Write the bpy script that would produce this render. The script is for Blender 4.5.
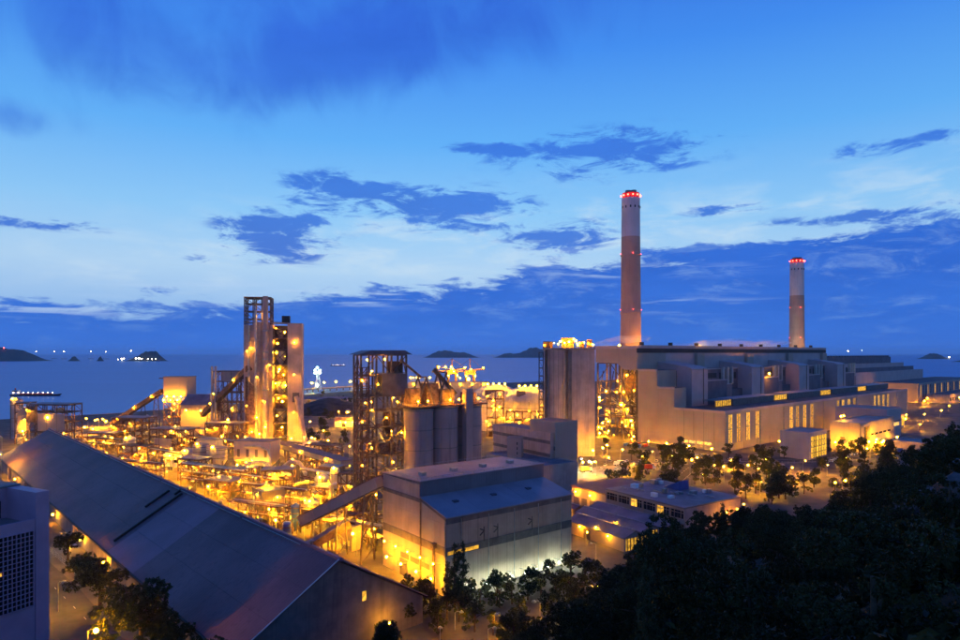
import bpy, math, random
import numpy as np
from mathutils import Vector, Matrix

random.seed(11)
R = math.radians
for o in list(bpy.data.objects):
    bpy.data.objects.remove(o)
S = bpy.context.scene
C = S.collection

# ------------------------------------------------------------------ camera
CAM_H = 80.0
FPX = 640.0            # focal length in pixels of the 960 px wide photograph
HOR = 353.0            # row of the horizon
cd = bpy.data.cameras.new('camera')
cd.lens = 24.0
cd.sensor_width = 36.0
cd.shift_y = (HOR - 320.0) / 960.0
cd.clip_start = 0.5
cd.clip_end = 150000
cam = bpy.data.objects.new('camera', cd)
C.objects.link(cam)
cam.location = (0, 0, CAM_H)
cam.rotation_euler = (R(90), 0, 0)
S.camera = cam

# ------------------------------------------------------------------ world
W = bpy.data.worlds.new('World')
S.world = W
W.use_nodes = True
wt = W.node_tree
wt.nodes.clear()


class NG:
    """tiny expression helper for node trees"""
    def __init__(s, t): s.t = t
    def n(s, kind, **kw):
        x = s.t.nodes.new(kind)
        for k, v in kw.items(): setattr(x, k, v)
        return x
    def put(s, sock, v):
        if isinstance(v, bpy.types.NodeSocket): s.t.links.new(v, sock)
        elif isinstance(v, (tuple, list)) and len(v) == 3 and sock.type == 'RGBA': sock.default_value = (*v, 1)
        else: sock.default_value = v
    def m(s, op, a, b=0.0, c=0.0, clamp=False):
        x = s.n('ShaderNodeMath', operation=op, use_clamp=clamp)
        s.put(x.inputs[0], a); s.put(x.inputs[1], b); s.put(x.inputs[2], c)
        return x.outputs[0]
    def vm(s, op, a, b=(0, 0, 0)):
        x = s.n('ShaderNodeVectorMath', operation=op)
        s.put(x.inputs[0], a); s.put(x.inputs[1], b)
        return x.outputs[0]
    def mix(s, f, a, b, mode='MIX'):
        x = s.n('ShaderNodeMix', data_type='RGBA', blend_type=mode)
        s.put(x.inputs[0], f); s.put(x.inputs[6], a); s.put(x.inputs[7], b)
        return x.outputs[2]
    def noise(s, vec, scale=1.0, detail=4.0, rough=0.55, dist=0.0):
        x = s.n('ShaderNodeTexNoise')
        s.put(x.inputs['Vector'], vec); s.put(x.inputs['Scale'], scale)
        x.inputs['Detail'].default_value = detail; x.inputs['Roughness'].default_value = rough
        x.inputs['Distortion'].default_value = dist
        return x.outputs['Fac']
    def ss(s, lo, hi, v):
        x = s.n('ShaderNodeMapRange', interpolation_type='SMOOTHSTEP')
        s.put(x.inputs[0], v); s.put(x.inputs[1], lo); s.put(x.inputs[2], hi)
        return x.outputs[0]
    def ramp(s, v, stops):
        x = s.n('ShaderNodeValToRGB')
        e = x.color_ramp.elements
        e[0].position, e[0].color = stops[0][0], (*stops[0][1], 1)
        e[1].position, e[1].color = stops[-1][0], (*stops[-1][1], 1)
        for p, c in stops[1:-1]:
            k = e.new(p); k.color = (*c, 1)
        s.put(x.inputs[0], v)
        return x.outputs[0]


def lin(r, g, b):
    f = lambda v: (v / 255 / 12.92) if v / 255 <= 0.04045 else ((v / 255 + 0.055) / 1.055) ** 2.4
    return (f(r), f(g), f(b))


g = NG(wt)
SUN_AZ, SUN_EL = -6.0, 1.0       # the last glow of sunset stands low ahead of the camera
tc = g.n('ShaderNodeTexCoord')
dirv = tc.outputs['Generated']
sp = g.n('ShaderNodeSeparateXYZ'); g.put(sp.inputs[0], dirv)
el = g.m('MULTIPLY', g.m('ARCSINE', sp.outputs[2]), 57.2958)
az = g.m('MULTIPLY', g.m('ARCTAN2', sp.outputs[0], sp.outputs[1]), 57.2958)
sky = g.n('ShaderNodeTexSky', sky_type='NISHITA')
sky.sun_disc = False
sky.sun_elevation = R(SUN_EL)
sky.sun_rotation = R(SUN_AZ)
sky.air_density = 1.0; sky.dust_density = 0.2; sky.ozone_density = 8.0
clear = g.ramp(g.m('DIVIDE', el, 60.0, clamp=True), [
    (0.0, lin(120, 172, 240)), (0.12, lin(182, 218, 250)), (0.2, lin(146, 206, 254)), (0.3, lin(102, 181, 254)),
    (0.42, lin(70, 146, 246)), (0.55, lin(52, 112, 226)), (1.0, lin(34, 58, 152))])
clear = g.mix(0.06, clear, g.mix(1.0, sky.outputs[0], (0.09, 0.1, 0.16), 'MULTIPLY'))
# slow brightening towards the afterglow
glow = g.m('MULTIPLY', g.m('POWER', 2.718, g.m('MULTIPLY', g.m('POWER', g.m('DIVIDE', g.m('ADD', az, 4.0), 34.0), 2.0), -1.0)), 0.16)
clear = g.mix(1.0, clear, g.mix(glow, (0.95, 0.96, 0.97), (1.4, 1.35, 1.2)), 'MULTIPLY')
st = lambda v, k: g.vm('MULTIPLY', dirv, (k[0], k[1], k[2]))
nA = g.noise(st(dirv, (5, 5, 22)), 1.0, 7, 0.6)
nB = g.noise(g.vm('ADD', st(dirv, (13, 13, 46)), (3.1, 1.7, 0.4)), 1.0, 9, 0.68, 0.5)
nC = g.noise(g.vm('ADD', st(dirv, (9.5, 5.0, 6.0)), (7.3, 2.2, 5.0)), 1.0, 6, 0.58, 0.6)
nD = g.noise(g.vm('ADD', st(dirv, (6, 6, 95)), (1.3, 4.2, 2.0)), 1.0, 5, 0.55, 0.3)


def gauss(a0, e0, sa, se, amp=1.0):
    da = g.m('POWER', g.m('DIVIDE', g.m('SUBTRACT', az, a0), sa), 2.0)
    de = g.m('POWER', g.m('DIVIDE', g.m('SUBTRACT', el, e0), se), 2.0)
    return g.m('MULTIPLY', g.m('POWER', 2.718, g.m('MULTIPLY', g.m('ADD', da, de), -1.0)), amp)


def total(items):
    v = None
    for it in items:
        q = gauss(*it)
        v = q if v is None else g.m('ADD', v, q)
    return v


puffs = total([(-2.6, 12.7, 6.5, 1.6), (-17.6, 9.4, 3.8, 1.5), (-12.0, 14.0, 4.8, 1.3), (11.5, 17.0, 8.0, 1.7), (7.3, 10.3, 4.2, 1.2, .9),
               (-24.0, 7.7, 1.5, 0.5, .9), (34.5, 15.3, 5.0, 0.7, .8), (0.5, 17.6, 3.4, 0.6, .7), (-17.0, 11.2, 5, 1.0, .7), (20, 11.8, 5, 0.5, .55),
               (-36, 9.5, 6, 0.5, .5), (30, 10.4, 6, .5, .6), (-52, 13, 8, 1.5, .8), (60, 14, 9, 2, .8), (-100, 16, 12, 3, .8), (120, 15, 14, 3, .8), (170, 17, 14, 3, .8)])
pm = g.ss(0.60, 0.77, g.m('ADD', g.m('MULTIPLY', puffs, 0.26), g.m('MULTIPLY', nB, 1.1)))
pm = g.m('MULTIPLY', pm, g.ss(0.04, 0.32, puffs))
topc = total([(-4.0, 27.5, 17.0, 4.2), (-30.0, 23.0, 8.0, 5.0, .95), (-19, 21.5, 5.5, 3.4, .85), (-38, 16.5, 8, 1.4, .6), (-12, 24, 8, 3, .6), (40, 33, 15, 5, .7), (-60, 30, 18, 7), (100, 32, 30, 8), (-130, 33, 30, 8), (0, 48, 60, 8)])
tm = g.m('MULTIPLY', g.ss(0.25, 1.05, g.m('ADD', g.m('MULTIPLY', topc, 0.85), g.m('MULTIPLY', g.m('SUBTRACT', nC, 0.5), 1.5))), 0.82)
cloudc = g.ramp(g.m('DIVIDE', el, 40.0, clamp=True), [(0.0, lin(54, 112, 212)), (0.2, lin(46, 102, 206)), (0.35, lin(52, 112, 216)), (0.7, lin(44, 92, 208)), (1.0, lin(40, 84, 196))])
cloudc = g.mix(g.m('MULTIPLY', g.m('SUBTRACT', nA, 0.32), 1.5, clamp=True), cloudc, g.mix(1.0, cloudc, (1.5, 1.4, 1.25), 'MULTIPLY'))
elb = g.m('ADD', 6.9, g.m('MULTIPLY', g.m('SINE', g.m('MULTIPLY', az, 0.034)), 3.4))
edge = g.m('SUBTRACT', g.m('ADD', elb, g.m('MULTIPLY', g.m('SUBTRACT', nA, 0.5), 7.0)), el)
edge = g.m('ADD', edge, g.m('MULTIPLY', g.m('SUBTRACT', nB, 0.5), 6.5))
bank = g.m('MULTIPLY', g.ss(-0.35, 0.9, edge), g.m('SUBTRACT', 1.0, g.m('MULTIPLY', g.ss(0.5, 0.75, nB), 0.3)))
streak = g.m('MULTIPLY', g.ss(0.5, 0.64, nD), total([(-21, 5.0, 9, .75), (-11, 5.0, 5, .8), (-34, 3.3, 7, .5, .8), (14, 7.0, 6, .45), (17, 4.1, 6, .5, .7), (2, 8.6, 6, 1.0, .8), (-60, 5, 8, 1, .7), (60, 7, 8, 1, .7)]), clamp=True)
streak = g.m('MULTIPLY', streak, 0.85)
nE = g.noise(g.vm('ADD', st(dirv, (9, 9, 34)), (2.7, 9.1, 3.3)), 1.0, 7, 0.6, 0.4)
wisp = g.m('MULTIPLY', g.ss(0.44, 0.7, nE), total([(-6, 9.5, 16, 3.2), (16, 10.5, 12, 3.0, .9), (-26, 7, 10, 2, .8), (34, 12, 10, 2.5, .7), (-70, 9, 15, 3, .7), (80, 10, 15, 3, .7)]), clamp=True)
col = g.mix(g.m('MULTIPLY', wisp, 0.55), clear, lin(214, 232, 245))
col = g.mix(tm, col, cloudc)
col = g.mix(pm, col, g.mix(0.12, cloudc, clear))
col = g.mix(bank, col, cloudc)
col = g.mix(streak, col, lin(186, 214, 246))
hz = g.ss(3.2, 0.0, el)
col = g.mix(g.m('MULTIPLY', hz, 0.55), col, lin(62, 116, 218))
bg = g.n('ShaderNodeBackground')
g.put(bg.inputs[0], g.mix(1.0, col, (10, 10, 10), 'MULTIPLY'))
bg.inputs[1].default_value = 0.1
wo = g.n('ShaderNodeOutputWorld')
wt.links.new(bg.outputs[0], wo.inputs[0])

# ------------------------------------------------------------------ sun: only the faint afterglow is left
sl = bpy.data.lights.new('sun', 'SUN')
sl.energy = 0.06
sl.angle = R(30)
sl.color = (1.0, 0.8, 0.72)
so = bpy.data.objects.new('sun', sl)
C.objects.link(so)
sdir = Vector((math.sin(R(SUN_AZ)) * math.cos(R(8)), math.cos(R(SUN_AZ)) * math.cos(R(8)), math.sin(R(8))))
so.rotation_euler = sdir.to_track_quat('Z', 'Y').to_euler()

S.view_settings.view_transform = 'Standard'
S.view_settings.look = 'None'
S.view_settings.exposure = 0.0
S.view_settings.gamma = 1.0
S.view_settings.use_curve_mapping = False
S.render.engine = 'CYCLES'
S.cycles.use_denoising = True
S.cycles.use_light_tree = True
S.cycles.max_bounces = 5
S.cycles.diffuse_bounces = 3
S.cycles.glossy_bounces = 2
S.cycles.transmission_bounces = 2
S.cycles.volume_bounces = 1
S.cycles.sample_clamp_indirect = 4.0
S.cycles.caustics_reflective = False
S.cycles.caustics_refractive = False

# ------------------------------------------------------------------ places: photo columns/rows to metres on the ground
def gx(px, D): return (px - 480.0) / FPX * D
def gz(py, D): return CAM_H - (py - HOR) / FPX * D
def gd(py, z=0.0): return FPX * (CAM_H - z) / (py - HOR)
def gp(px, py, z=0.0):
    D = gd(py, z)
    return Vector((gx(px, D), D, z))

# ------------------------------------------------------------------ materials
def mat(name, col, rough=0.75, metal=0.0, var=0.25, scale=0.25, bump=0.0, bscale=3.0, rib=None, rnd=0.0, streaks=0.0, spec=0.3):
    m = bpy.data.materials.new(name)
    m.use_nodes = True
    t = m.node_tree; t.nodes.clear(); q = NG(t)
    tcn = q.n('ShaderNodeTexCoord'); ob = tcn.outputs['Object']
    ps = q.n('ShaderNodeNewGeometry').outputs['Position']
    n1 = q.noise(ps, scale, 6, 0.6)
    lo = tuple(c * (1 - var) for c in col); hi = tuple(min(1, c * (1 + var)) for c in col)
    c = q.mix(q.ss(0.3, 0.7, n1), lo, hi)
    if streaks:
        sv = q.vm('MULTIPLY', ps, (0.8, 0.8, 0.05))
        c = q.mix(q.m('MULTIPLY', q.ss(0.48, 0.75, q.noise(sv, 0.9, 5, 0.6)), streaks), c, tuple(x * 0.45 for x in col))
    if rnd:
        oi = q.n('ShaderNodeObjectInfo')
        c = q.mix(1.0, c, q.mix(oi.outputs['Random'], (1 - rnd,) * 3, (1 + rnd,) * 3), 'MULTIPLY')
    b = q.n('ShaderNodeBsdfPrincipled')
    q.put(b.inputs['Base Color'], c)
    b.inputs['Roughness'].default_value = rough
    b.inputs['Metallic'].default_value = metal
    b.inputs['Specular IOR Level'].default_value = spec
    nrm = None
    if rib:
        axis, freq, st_ = rib
        w = q.n('ShaderNodeTexWave', bands_direction=axis)
        q.put(w.inputs['Vector'], ob); w.inputs['Scale'].default_value = freq
        bp = q.n('ShaderNodeBump'); bp.inputs['Strength'].default_value = st_; bp.inputs['Distance'].default_value = 0.08
        q.put(bp.inputs['Height'], w.outputs['Fac']); nrm = bp.outputs[0]
    if bump:
        bp = q.n('ShaderNodeBump'); bp.inputs['Strength'].default_value = bump; bp.inputs['Distance'].default_value = 0.2
        q.put(bp.inputs['Height'], q.noise(ps, bscale, 5, 0.6))
        if nrm is not None: q.put(bp.inputs['Normal'], nrm)
        nrm = bp.outputs[0]
    if nrm is not None: q.put(b.inputs['Normal'], nrm)
    o = q.n('ShaderNodeOutputMaterial'); t.links.new(b.outputs[0], o.inputs[0])
    return m


def emit(name, col, strength, var=0.0, scale=1.0, rnd=0.0):
    m = bpy.data.materials.new(name); m.use_nodes = True
    t = m.node_tree; t.nodes.clear(); q = NG(t)
    e = q.n('ShaderNodeEmission'); e.inputs[0].default_value = (*col, 1)
    sv = strength
    if var:
        ob = q.n('ShaderNodeTexCoord').outputs['Object']
        sv = q.m('MULTIPLY', q.ss(0.3, 0.72, q.noise(ob, scale, 3, 0.6)), strength * var)
        sv = q.m('ADD', sv, strength * (1 - var))
    if rnd:
        oi = q.n('ShaderNodeObjectInfo')
        sv = q.m('MULTIPLY', sv, q.m('ADD', q.m('MULTIPLY', oi.outputs['Random'], 2 * rnd), 1 - rnd))
    q.put(e.inputs[1], sv)
    o = q.n('ShaderNodeOutputMaterial'); t.links.new(e.outputs[0], o.inputs[0])
    return m


M = dict(
    concrete=mat('concrete', (0.44, 0.315, 0.27), 0.85, var=0.16, scale=0.12, bump=0.15, streaks=0.5),
    concrete_dark=mat('concrete_dark', (0.2, 0.17, 0.155), 0.85, var=0.22, scale=0.2, bump=0.2, streaks=0.5),
    slab=mat('slab', (0.25, 0.21, 0.19), 0.9, var=0.25, scale=0.15, bump=0.1),
    beige=mat('beige_cladding', (0.37, 0.285, 0.235), 0.7, var=0.08, scale=0.05, rib=('X', 0.12, 0.25), streaks=0.18),
    beige_p=mat('beige_panel', (0.38, 0.285, 0.225), 0.7, var=0.1, scale=0.2, rib=('X', 0.3, 0.3), rnd=0.07, streaks=0.3),
    band=mat('band_cladding', (0.14, 0.115, 0.11), 0.75, var=0.2, scale=0.3, streaks=0.3),
    lilac=mat('lilac_cladding', (0.42, 0.325, 0.33), 0.65, var=0.09, scale=0.06, rib=('X', 0.1, 0.2), streaks=0.2),
    slate=mat('slate_cladding', (0.12, 0.1, 0.125), 0.6, var=0.2, scale=0.1, rib=('X', 0.12, 0.3), streaks=0.3),
    roofpanel=mat('roof_panel', (0.195, 0.103, 0.108), 0.65, var=0.22, scale=0.03, rib=('X', 0.25, 0.35), rnd=0.012, streaks=0.35, bump=0.12, bscale=0.5),
    roofpale=mat('roof_panel_pale', (0.25, 0.13, 0.165), 0.6, var=0.16, scale=0.04, rib=('X', 0.25, 0.3), rnd=0.01, streaks=0.2),
    roofgrey=mat('roof_grey', (0.19, 0.165, 0.185), 0.6, var=0.22, scale=0.12, rib=('X', 0.3, 0.3), bump=0.1, rnd=0.1),
    roofblue=mat('roof_blue', (0.31, 0.25, 0.27), 0.55, var=0.12, scale=0.08, rib=('X', 0.3, 0.3), rnd=0.05),
    roofpink=mat('roof_pink', (0.36, 0.25, 0.25), 0.6, var=0.14, scale=0.08, rib=('X', 0.3, 0.3), rnd=0.05),
    mauve=mat('mauve_cladding', (0.27, 0.165, 0.165), 0.65, var=0.12, scale=0.1, rib=('X', 0.3, 0.3), rnd=0.05),
    roofdark=mat('roof_dark', (0.09, 0.085, 0.10), 0.8, var=0.35, scale=0.1, bump=0.2),
    steel=mat('painted_steel', (0.12, 0.09, 0.075), 0.6, 0.0, var=0.35, scale=0.6, rnd=0.2),
    rust=mat('rusty_steel', (0.17, 0.1, 0.065), 0.8, 0.0, var=0.45, scale=0.5, rnd=0.2, streaks=0.4),
    galv=mat('galvanised_steel', (0.33, 0.32, 0.31), 0.45, 0.6, var=0.2, scale=0.6),
    tank=mat('tank_paint', (0.42, 0.37, 0.33), 0.5, 0.0, var=0.12, scale=0.15, streaks=0.4, rnd=0.1),
    pipe=mat('pipe_lagging', (0.40, 0.37, 0.34), 0.4, 0.3, var=0.2, scale=0.5, rnd=0.2),
    black=mat('dark_metal', (0.025, 0.025, 0.028), 0.6, var=0.3),
    silo=mat('silo_concrete', (0.33, 0.235, 0.225), 0.85, var=0.12, scale=0.06, bump=0.1, streaks=0.55),
    white=mat('white_paint', (0.75, 0.74, 0.73), 0.5, var=0.08, streaks=0.15),
    stack=mat('stack_concrete', (0.46, 0.28, 0.22), 0.85, var=0.1, scale=0.05, bump=0.1, streaks=0.3),
    stackpale=mat('stack_pale', (0.6, 0.5, 0.5), 0.8, var=0.07, scale=0.05, streaks=0.25),
    asphalt=mat('asphalt', (0.06, 0.058, 0.056), 0.9, var=0.3, scale=0.15, bump=0.1),
    yard=mat('yard_concrete', (0.11, 0.095, 0.08), 0.9, var=0.35, scale=0.06, bump=0.15),
    paint=mat('road_paint', (0.7, 0.7, 0.66), 0.7, var=0.2),
    kerb=mat('kerb_stone', (0.32, 0.31, 0.29), 0.85, var=0.2),
    glass=mat('dark_glass', (0.015, 0.017, 0.02), 0.08, var=0.3, spec=0.6),
    bark=mat('bark', (0.09, 0.065, 0.045), 0.95, var=0.4, scale=1.5, bump=0.4),
    rock=mat('rock', (0.1, 0.085, 0.085), 0.95, var=0.4, scale=0.5, bump=0.6, bscale=1.2),
    island=mat('island_scrub', (0.06, 0.075, 0.05), 0.95, var=0.3, scale=0.004),
    coal=mat('stockpile', (0.05, 0.045, 0.042), 0.95, var=0.4, scale=0.1, bump=0.4),
    tile=mat('wall_tile', (0.48, 0.26, 0.35), 0.5, var=0.08, scale=0.3, bump=0.05),
    red=mat('red_paint', (0.45, 0.06, 0.04), 0.5, var=0.2),
    blue=mat('blue_paint', (0.06, 0.12, 0.36), 0.5, var=0.2, rnd=0.2),
    yellow=mat('yellow_paint', (0.6, 0.36, 0.04), 0.5, var=0.2),
    crane=mat('crane_paint', (0.42, 0.2, 0.07), 0.6, var=0.25),
    rubber=mat('rubber', (0.02, 0.02, 0.02), 0.9),
    car=mat('car_paint', (0.5, 0.5, 0.5), 0.3, var=0.02, rnd=0.6),
)
SOD = (1.0, 0.40, 0.003)
LAMP = dict(
    far=emit('sodium_lamp', SOD, 950, rnd=0.5),
    near=emit('sodium_lamp_near', SOD, 1100, rnd=0.25),
    flood=emit('sodium_flood', SOD, 3600, rnd=0.3),
    white=emit('mercury_lamp', (0.8, 1.0, 0.68), 700, rnd=0.3),
    red=emit('obstruction_light', (1.0, 0.05, 0.03), 22),
    sea=emit('ship_light', (1.0, 0.8, 0.5), 60, rnd=0.4),
)
LITW = emit('lit_window', (1.0, 0.5, 0.05), 1.6, var=0.75, scale=0.55, rnd=0.45)
LITW2 = emit('lit_window_pale', (1.0, 0.6, 0.16), 1.6, var=0.6, scale=0.6, rnd=0.35)


def leafmat(name, c1, c2):
    m = bpy.data.materials.new(name); m.use_nodes = True
    t = m.node_tree; t.nodes.clear(); q = NG(t)
    ob = q.n('ShaderNodeTexCoord').outputs['Object']
    oi = q.n('ShaderNodeObjectInfo')
    c = q.mix(q.ss(0.35, 0.65, q.noise(ob, 0.9, 3)), c1, c2)
    c = q.mix(1.0, c, q.mix(oi.outputs['Random'], (0.7, 0.75, 0.7), (1.2, 1.15, 1.1)), 'MULTIPLY')
    d = q.n('ShaderNodeBsdfPrincipled'); q.put(d.inputs['Base Color'], c); d.inputs['Roughness'].default_value = 0.6
    d.inputs['Specular IOR Level'].default_value = 0.25
    tr = q.n('ShaderNodeBsdfTranslucent'); q.put(tr.inputs[0], c)
    mx = q.n('ShaderNodeMixShader'); mx.inputs[0].default_value = 0.25
    t.links.new(d.outputs[0], mx.inputs[1]); t.links.new(tr.outputs[0], mx.inputs[2])
    o = q.n('ShaderNodeOutputMaterial'); t.links.new(mx.outputs[0], o.inputs[0])
    return m


LEAF = leafmat('leaves', (0.045, 0.052, 0.016), (0.085, 0.09, 0.026))
LEAFD = leafmat('shaded_hill_leaves', (0.024, 0.031, 0.011), (0.05, 0.058, 0.019))  # darker copy of the leaves: the unlit hillside's dark put into the colour
LEAF2 = leafmat('needles', (0.034, 0.042, 0.018), (0.05, 0.06, 0.024))

# ------------------------------------------------------------------ mesh building
class MB:
    def __init__(s): s.v = []; s.f = []; s.sm = []
    def add(s, vs, fs, smooth=False):
        b = len(s.v); s.v += [tuple(v) for v in vs]
        for f in fs: s.f.append([b + i for i in f]); s.sm.append(smooth)
        return s
    def box(s, x0, x1, y0, y1, z0, z1):
        vs = [(x0, y0, z0), (x1, y0, z0), (x1, y1, z0), (x0, y1, z0), (x0, y0, z1), (x1, y0, z1), (x1, y1, z1), (x0, y1, z1)]
        return s.add(vs, [(0, 3, 2, 1), (4, 5, 6, 7), (0, 1, 5, 4), (1, 2, 6, 5), (2, 3, 7, 6), (3, 0, 4, 7)])
    def prism(s, pts, axis, a, b):
        """polygon pts extruded along axis from a to b; axis x: pts are (y,z); axis y: (x,z); axis z: (x,y)"""
        def mk(p, t): return {'x': (t, p[0], p[1]), 'y': (p[0], t, p[1]), 'z': (p[0], p[1], t)}[axis]
        n = len(pts)
        vs = [mk(p, a) for p in pts] + [mk(p, b) for p in pts]
        fs = [tuple(range(n)), tuple(range(2 * n - 1, n - 1, -1))]
        fs += [(i, i + n, (i + 1) % n + n, (i + 1) % n) for i in range(n)]
        return s.add(vs, fs)
    def lathe(s, prof, n=24, cx=0, cy=0, cap=True, smooth=True):
        vs = []; fs = []
        for r, z in prof:
            for k in range(n):
                a = 2 * math.pi * k / n
                vs.append((cx + r * math.cos(a), cy + r * math.sin(a), z))
        for i in range(len(prof) - 1):
            for k in range(n):
                k2 = (k + 1) % n
                fs.append((i * n + k, i * n + k2, (i + 1) * n + k2, (i + 1) * n + k))
        s.add(vs, fs, smooth)
        if cap:
            for i, rev in ((0, True), (len(prof) - 1, False)):
                ring = vs[i * n:(i + 1) * n]
                s.add(ring, [tuple(range(n))[::-1] if rev else tuple(range(n))])
        return s
    def tube(s, pts, r, n=10):
        pts = [Vector(p) for p in pts]; vs = []; fs = []
        for i, p in enumerate(pts):
            d = (pts[min(i + 1, len(pts) - 1)] - pts[max(i - 1, 0)]).normalized()
            u = d.orthogonal().normalized() if i == 0 else (pu - d * pu.dot(d)).normalized()
            pu = u; w = d.cross(u)
            rr = r[i] if isinstance(r, (list, tuple)) else r
            vs += [p + (u * math.cos(2 * math.pi * k / n) + w * math.sin(2 * math.pi * k / n)) * rr for k in range(n)]
        for i in range(len(pts) - 1):
            for k in range(n):
                fs.append((i * n + k, i * n + (k + 1) % n, (i + 1) * n + (k + 1) % n, (i + 1) * n + k))
        s.add(vs, fs, True)
        s.add(vs[:n], [tuple(range(n))[::-1]]); s.add(vs[-n:], [tuple(range(n))])
        return s
    def mesh(s, name, m):
        me = bpy.data.meshes.new(name)
        me.from_pydata(s.v, [], s.f)
        me.polygons.foreach_set('use_smooth', s.sm)
        me.materials.append(m)
        me.update()
        return me
    def build(s, name, m, parent=None, loc=None, rot=None):
        return link(name, s.mesh(name, m), parent, loc, rot)


def link(name, data, parent=None, loc=None, rot=None, scale=None):
    o = bpy.data.objects.new(name, data)
    C.objects.link(o)
    if parent is not None: o.parent = parent
    if loc is not None: o.location = loc
    if rot is not None: o.rotation_euler = rot
    if scale is not None: o.scale = scale
    return o


def tag(o, label=None, cat=None, group=None, kind=None):
    if label: o['label'] = label
    if cat: o['category'] = cat
    if group: o['group'] = group
    if kind: o['kind'] = kind
    return o


def thing(name, label, cat, loc=(0, 0, 0), rz=0.0, group=None):
    o = link(name, None, None, loc, (0, 0, rz))
    o.empty_display_size = 1
    return tag(o, label, cat, group)


_unit = {}
def unit(m, kind='box'):
    k = (m.name, kind)
    if k not in _unit:
        b = MB()
        if kind == 'box': b.box(-.5, .5, -.5, .5, -.5, .5)
        else: b.lathe([(0.5, -.5), (0.5, .5)], 10)
        _unit[k] = b.mesh(kind + '_' + m.name, m)
    return _unit[k]


def sub(part, name, m, x0, x1, y0, y1, z0, z1):
    """a sub-part given in the thing's own coordinates"""
    l = part.location
    return boxo(name, m, part, x0 - l.x, x1 - l.x, y0 - l.y, y1 - l.y, z0 - l.z, z1 - l.z)


_boxes = {}
def boxo(name, m, p, x0, x1, y0, y1, z0, z1):
    d = (abs(x1 - x0) / 2, abs(y1 - y0) / 2, abs(z1 - z0) / 2)
    k = (m.name, round(d[0], 3), round(d[1], 3), round(d[2], 3))
    if k not in _boxes: _boxes[k] = MB().box(-d[0], d[0], -d[1], d[1], -d[2], d[2]).mesh('box_' + m.name, m)
    return link(name, _boxes[k], p, ((x0 + x1) / 2, (y0 + y1) / 2, (z0 + z1) / 2))


def bar(name, m, p, a, b, t, kind='box'):
    a = Vector(a); b = Vector(b); d = b - a
    o = link(name, unit(m, kind), p, (a + b) / 2, None, (t, t, d.length))
    o.rotation_mode = 'QUATERNION'
    o.rotation_quaternion = d.to_track_quat('Z', 'Y')
    return o


def ico(r):
    t = (1 + 5 ** .5) / 2
    vs = [(-1, t, 0), (1, t, 0), (-1, -t, 0), (1, -t, 0), (0, -1, t), (0, 1, t), (0, -1, -t), (0, 1, -t), (t, 0, -1), (t, 0, 1), (-t, 0, -1), (-t, 0, 1)]
    fs = [(0, 11, 5), (0, 5, 1), (0, 1, 7), (0, 7, 10), (0, 10, 11), (1, 5, 9), (5, 11, 4), (11, 10, 2), (10, 7, 6), (7, 1, 8), (3, 9, 4), (3, 4, 2), (3, 2, 6), (3, 6, 8), (3, 8, 9), (4, 9, 5), (2, 4, 11), (6, 2, 10), (8, 6, 7), (9, 8, 1)]
    q = r / math.sqrt(1 + t * t)
    return MB().add([(x * q, y * q, z * q) for x, y, z in vs], fs, True)


HEAD = {}
def head(kind, r):
    k = (kind, round(r, 2))
    if k not in HEAD: HEAD[k] = ico(r).mesh('lamp_globe', LAMP[kind])
    return HEAD[k]


def lamp(parent, loc, kind='far', r=0.5, name='lamp'):
    """a light fitting that is part of a structure"""
    return link(name, head(kind, r), parent, loc)


_pole = {}
_hood = {}
def hood(r):
    k = round(r, 2)
    if k not in _hood: _hood[k] = MB().lathe([(r * .5, r * 1.7), (r * 1.4, r * 1.2), (r * 2.6, -r * .35), (r * 2.5, -r * .35), (r * 1.3, r * 1.1), (r * .3, r * 1.5)], 12, cap=False).mesh('lamp_shade', M['galv'])
    return _hood[k]
def street_lamp(loc, h, label, group, kind='far', r=0.5, rz=None, shade=0.65):
    """pole, arm and glowing head"""
    t = thing('street_lamp', label, 'lamp', loc, random.uniform(0, 6.28) if rz is None else rz, group)
    k = round(h)
    if k not in _pole:
        _pole[k] = (MB().lathe([(0.16, 0), (0.08, k)], 8).mesh('pole', M['galv']),
                    MB().tube([(0, 0, k - .05), (0.6, 0, k + .35), (1.7, 0, k + .4)], 0.06, 6).mesh('arm', M['galv']))
    link('pole', _pole[k][0], t); link('arm', _pole[k][1], t)
    sh = random.random() < shade
    hd = link('lamp_head', head('flood' if sh and kind == 'far' else kind, r), t, (1.9, 0, k + .3 - r * 0.4))
    if sh: link('lamp_shade', hood(r), hd)
    if group: t['label'] = ('hooded ' if sh else 'bare glowing ') + label
    return t

# ================================================================== SETTING
coast = [(-3000, 730), (-640, 745), (-573, 764), (-480, 845), (-385, 985), (-350, 1190), (-190, 1480), (180, 1800), (900, 1750), (1300, 1500), (3000, 1500)]
gm = MB()
gm.add([(x, y, 0) for x, y in coast] + [(3000, -600, 0), (-3000, -600, 0)], [tuple(range(len(coast) + 2))[::-1]])
ground = tag(gm.build('ground', M['yard']), kind='structure')
sw = MB()
for (a, b) in zip(coast[:-1], coast[1:]):
    sw.add([(*a, -6), (*b, -6), (*b, 0.6), (*a, 0.6), (a[0], a[1] - 1.2, 0.6), (b[0], b[1] - 1.2, 0.6), (a[0], a[1] - 1.2, -6), (b[0], b[1] - 1.2, -6)],
           [(1, 0, 3, 2), (3, 4, 5, 2), (6, 7, 5, 4)])
tag(sw.build('seawall', M['concrete_dark']), 'long low concrete seawall along the shore', 'seawall')

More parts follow.
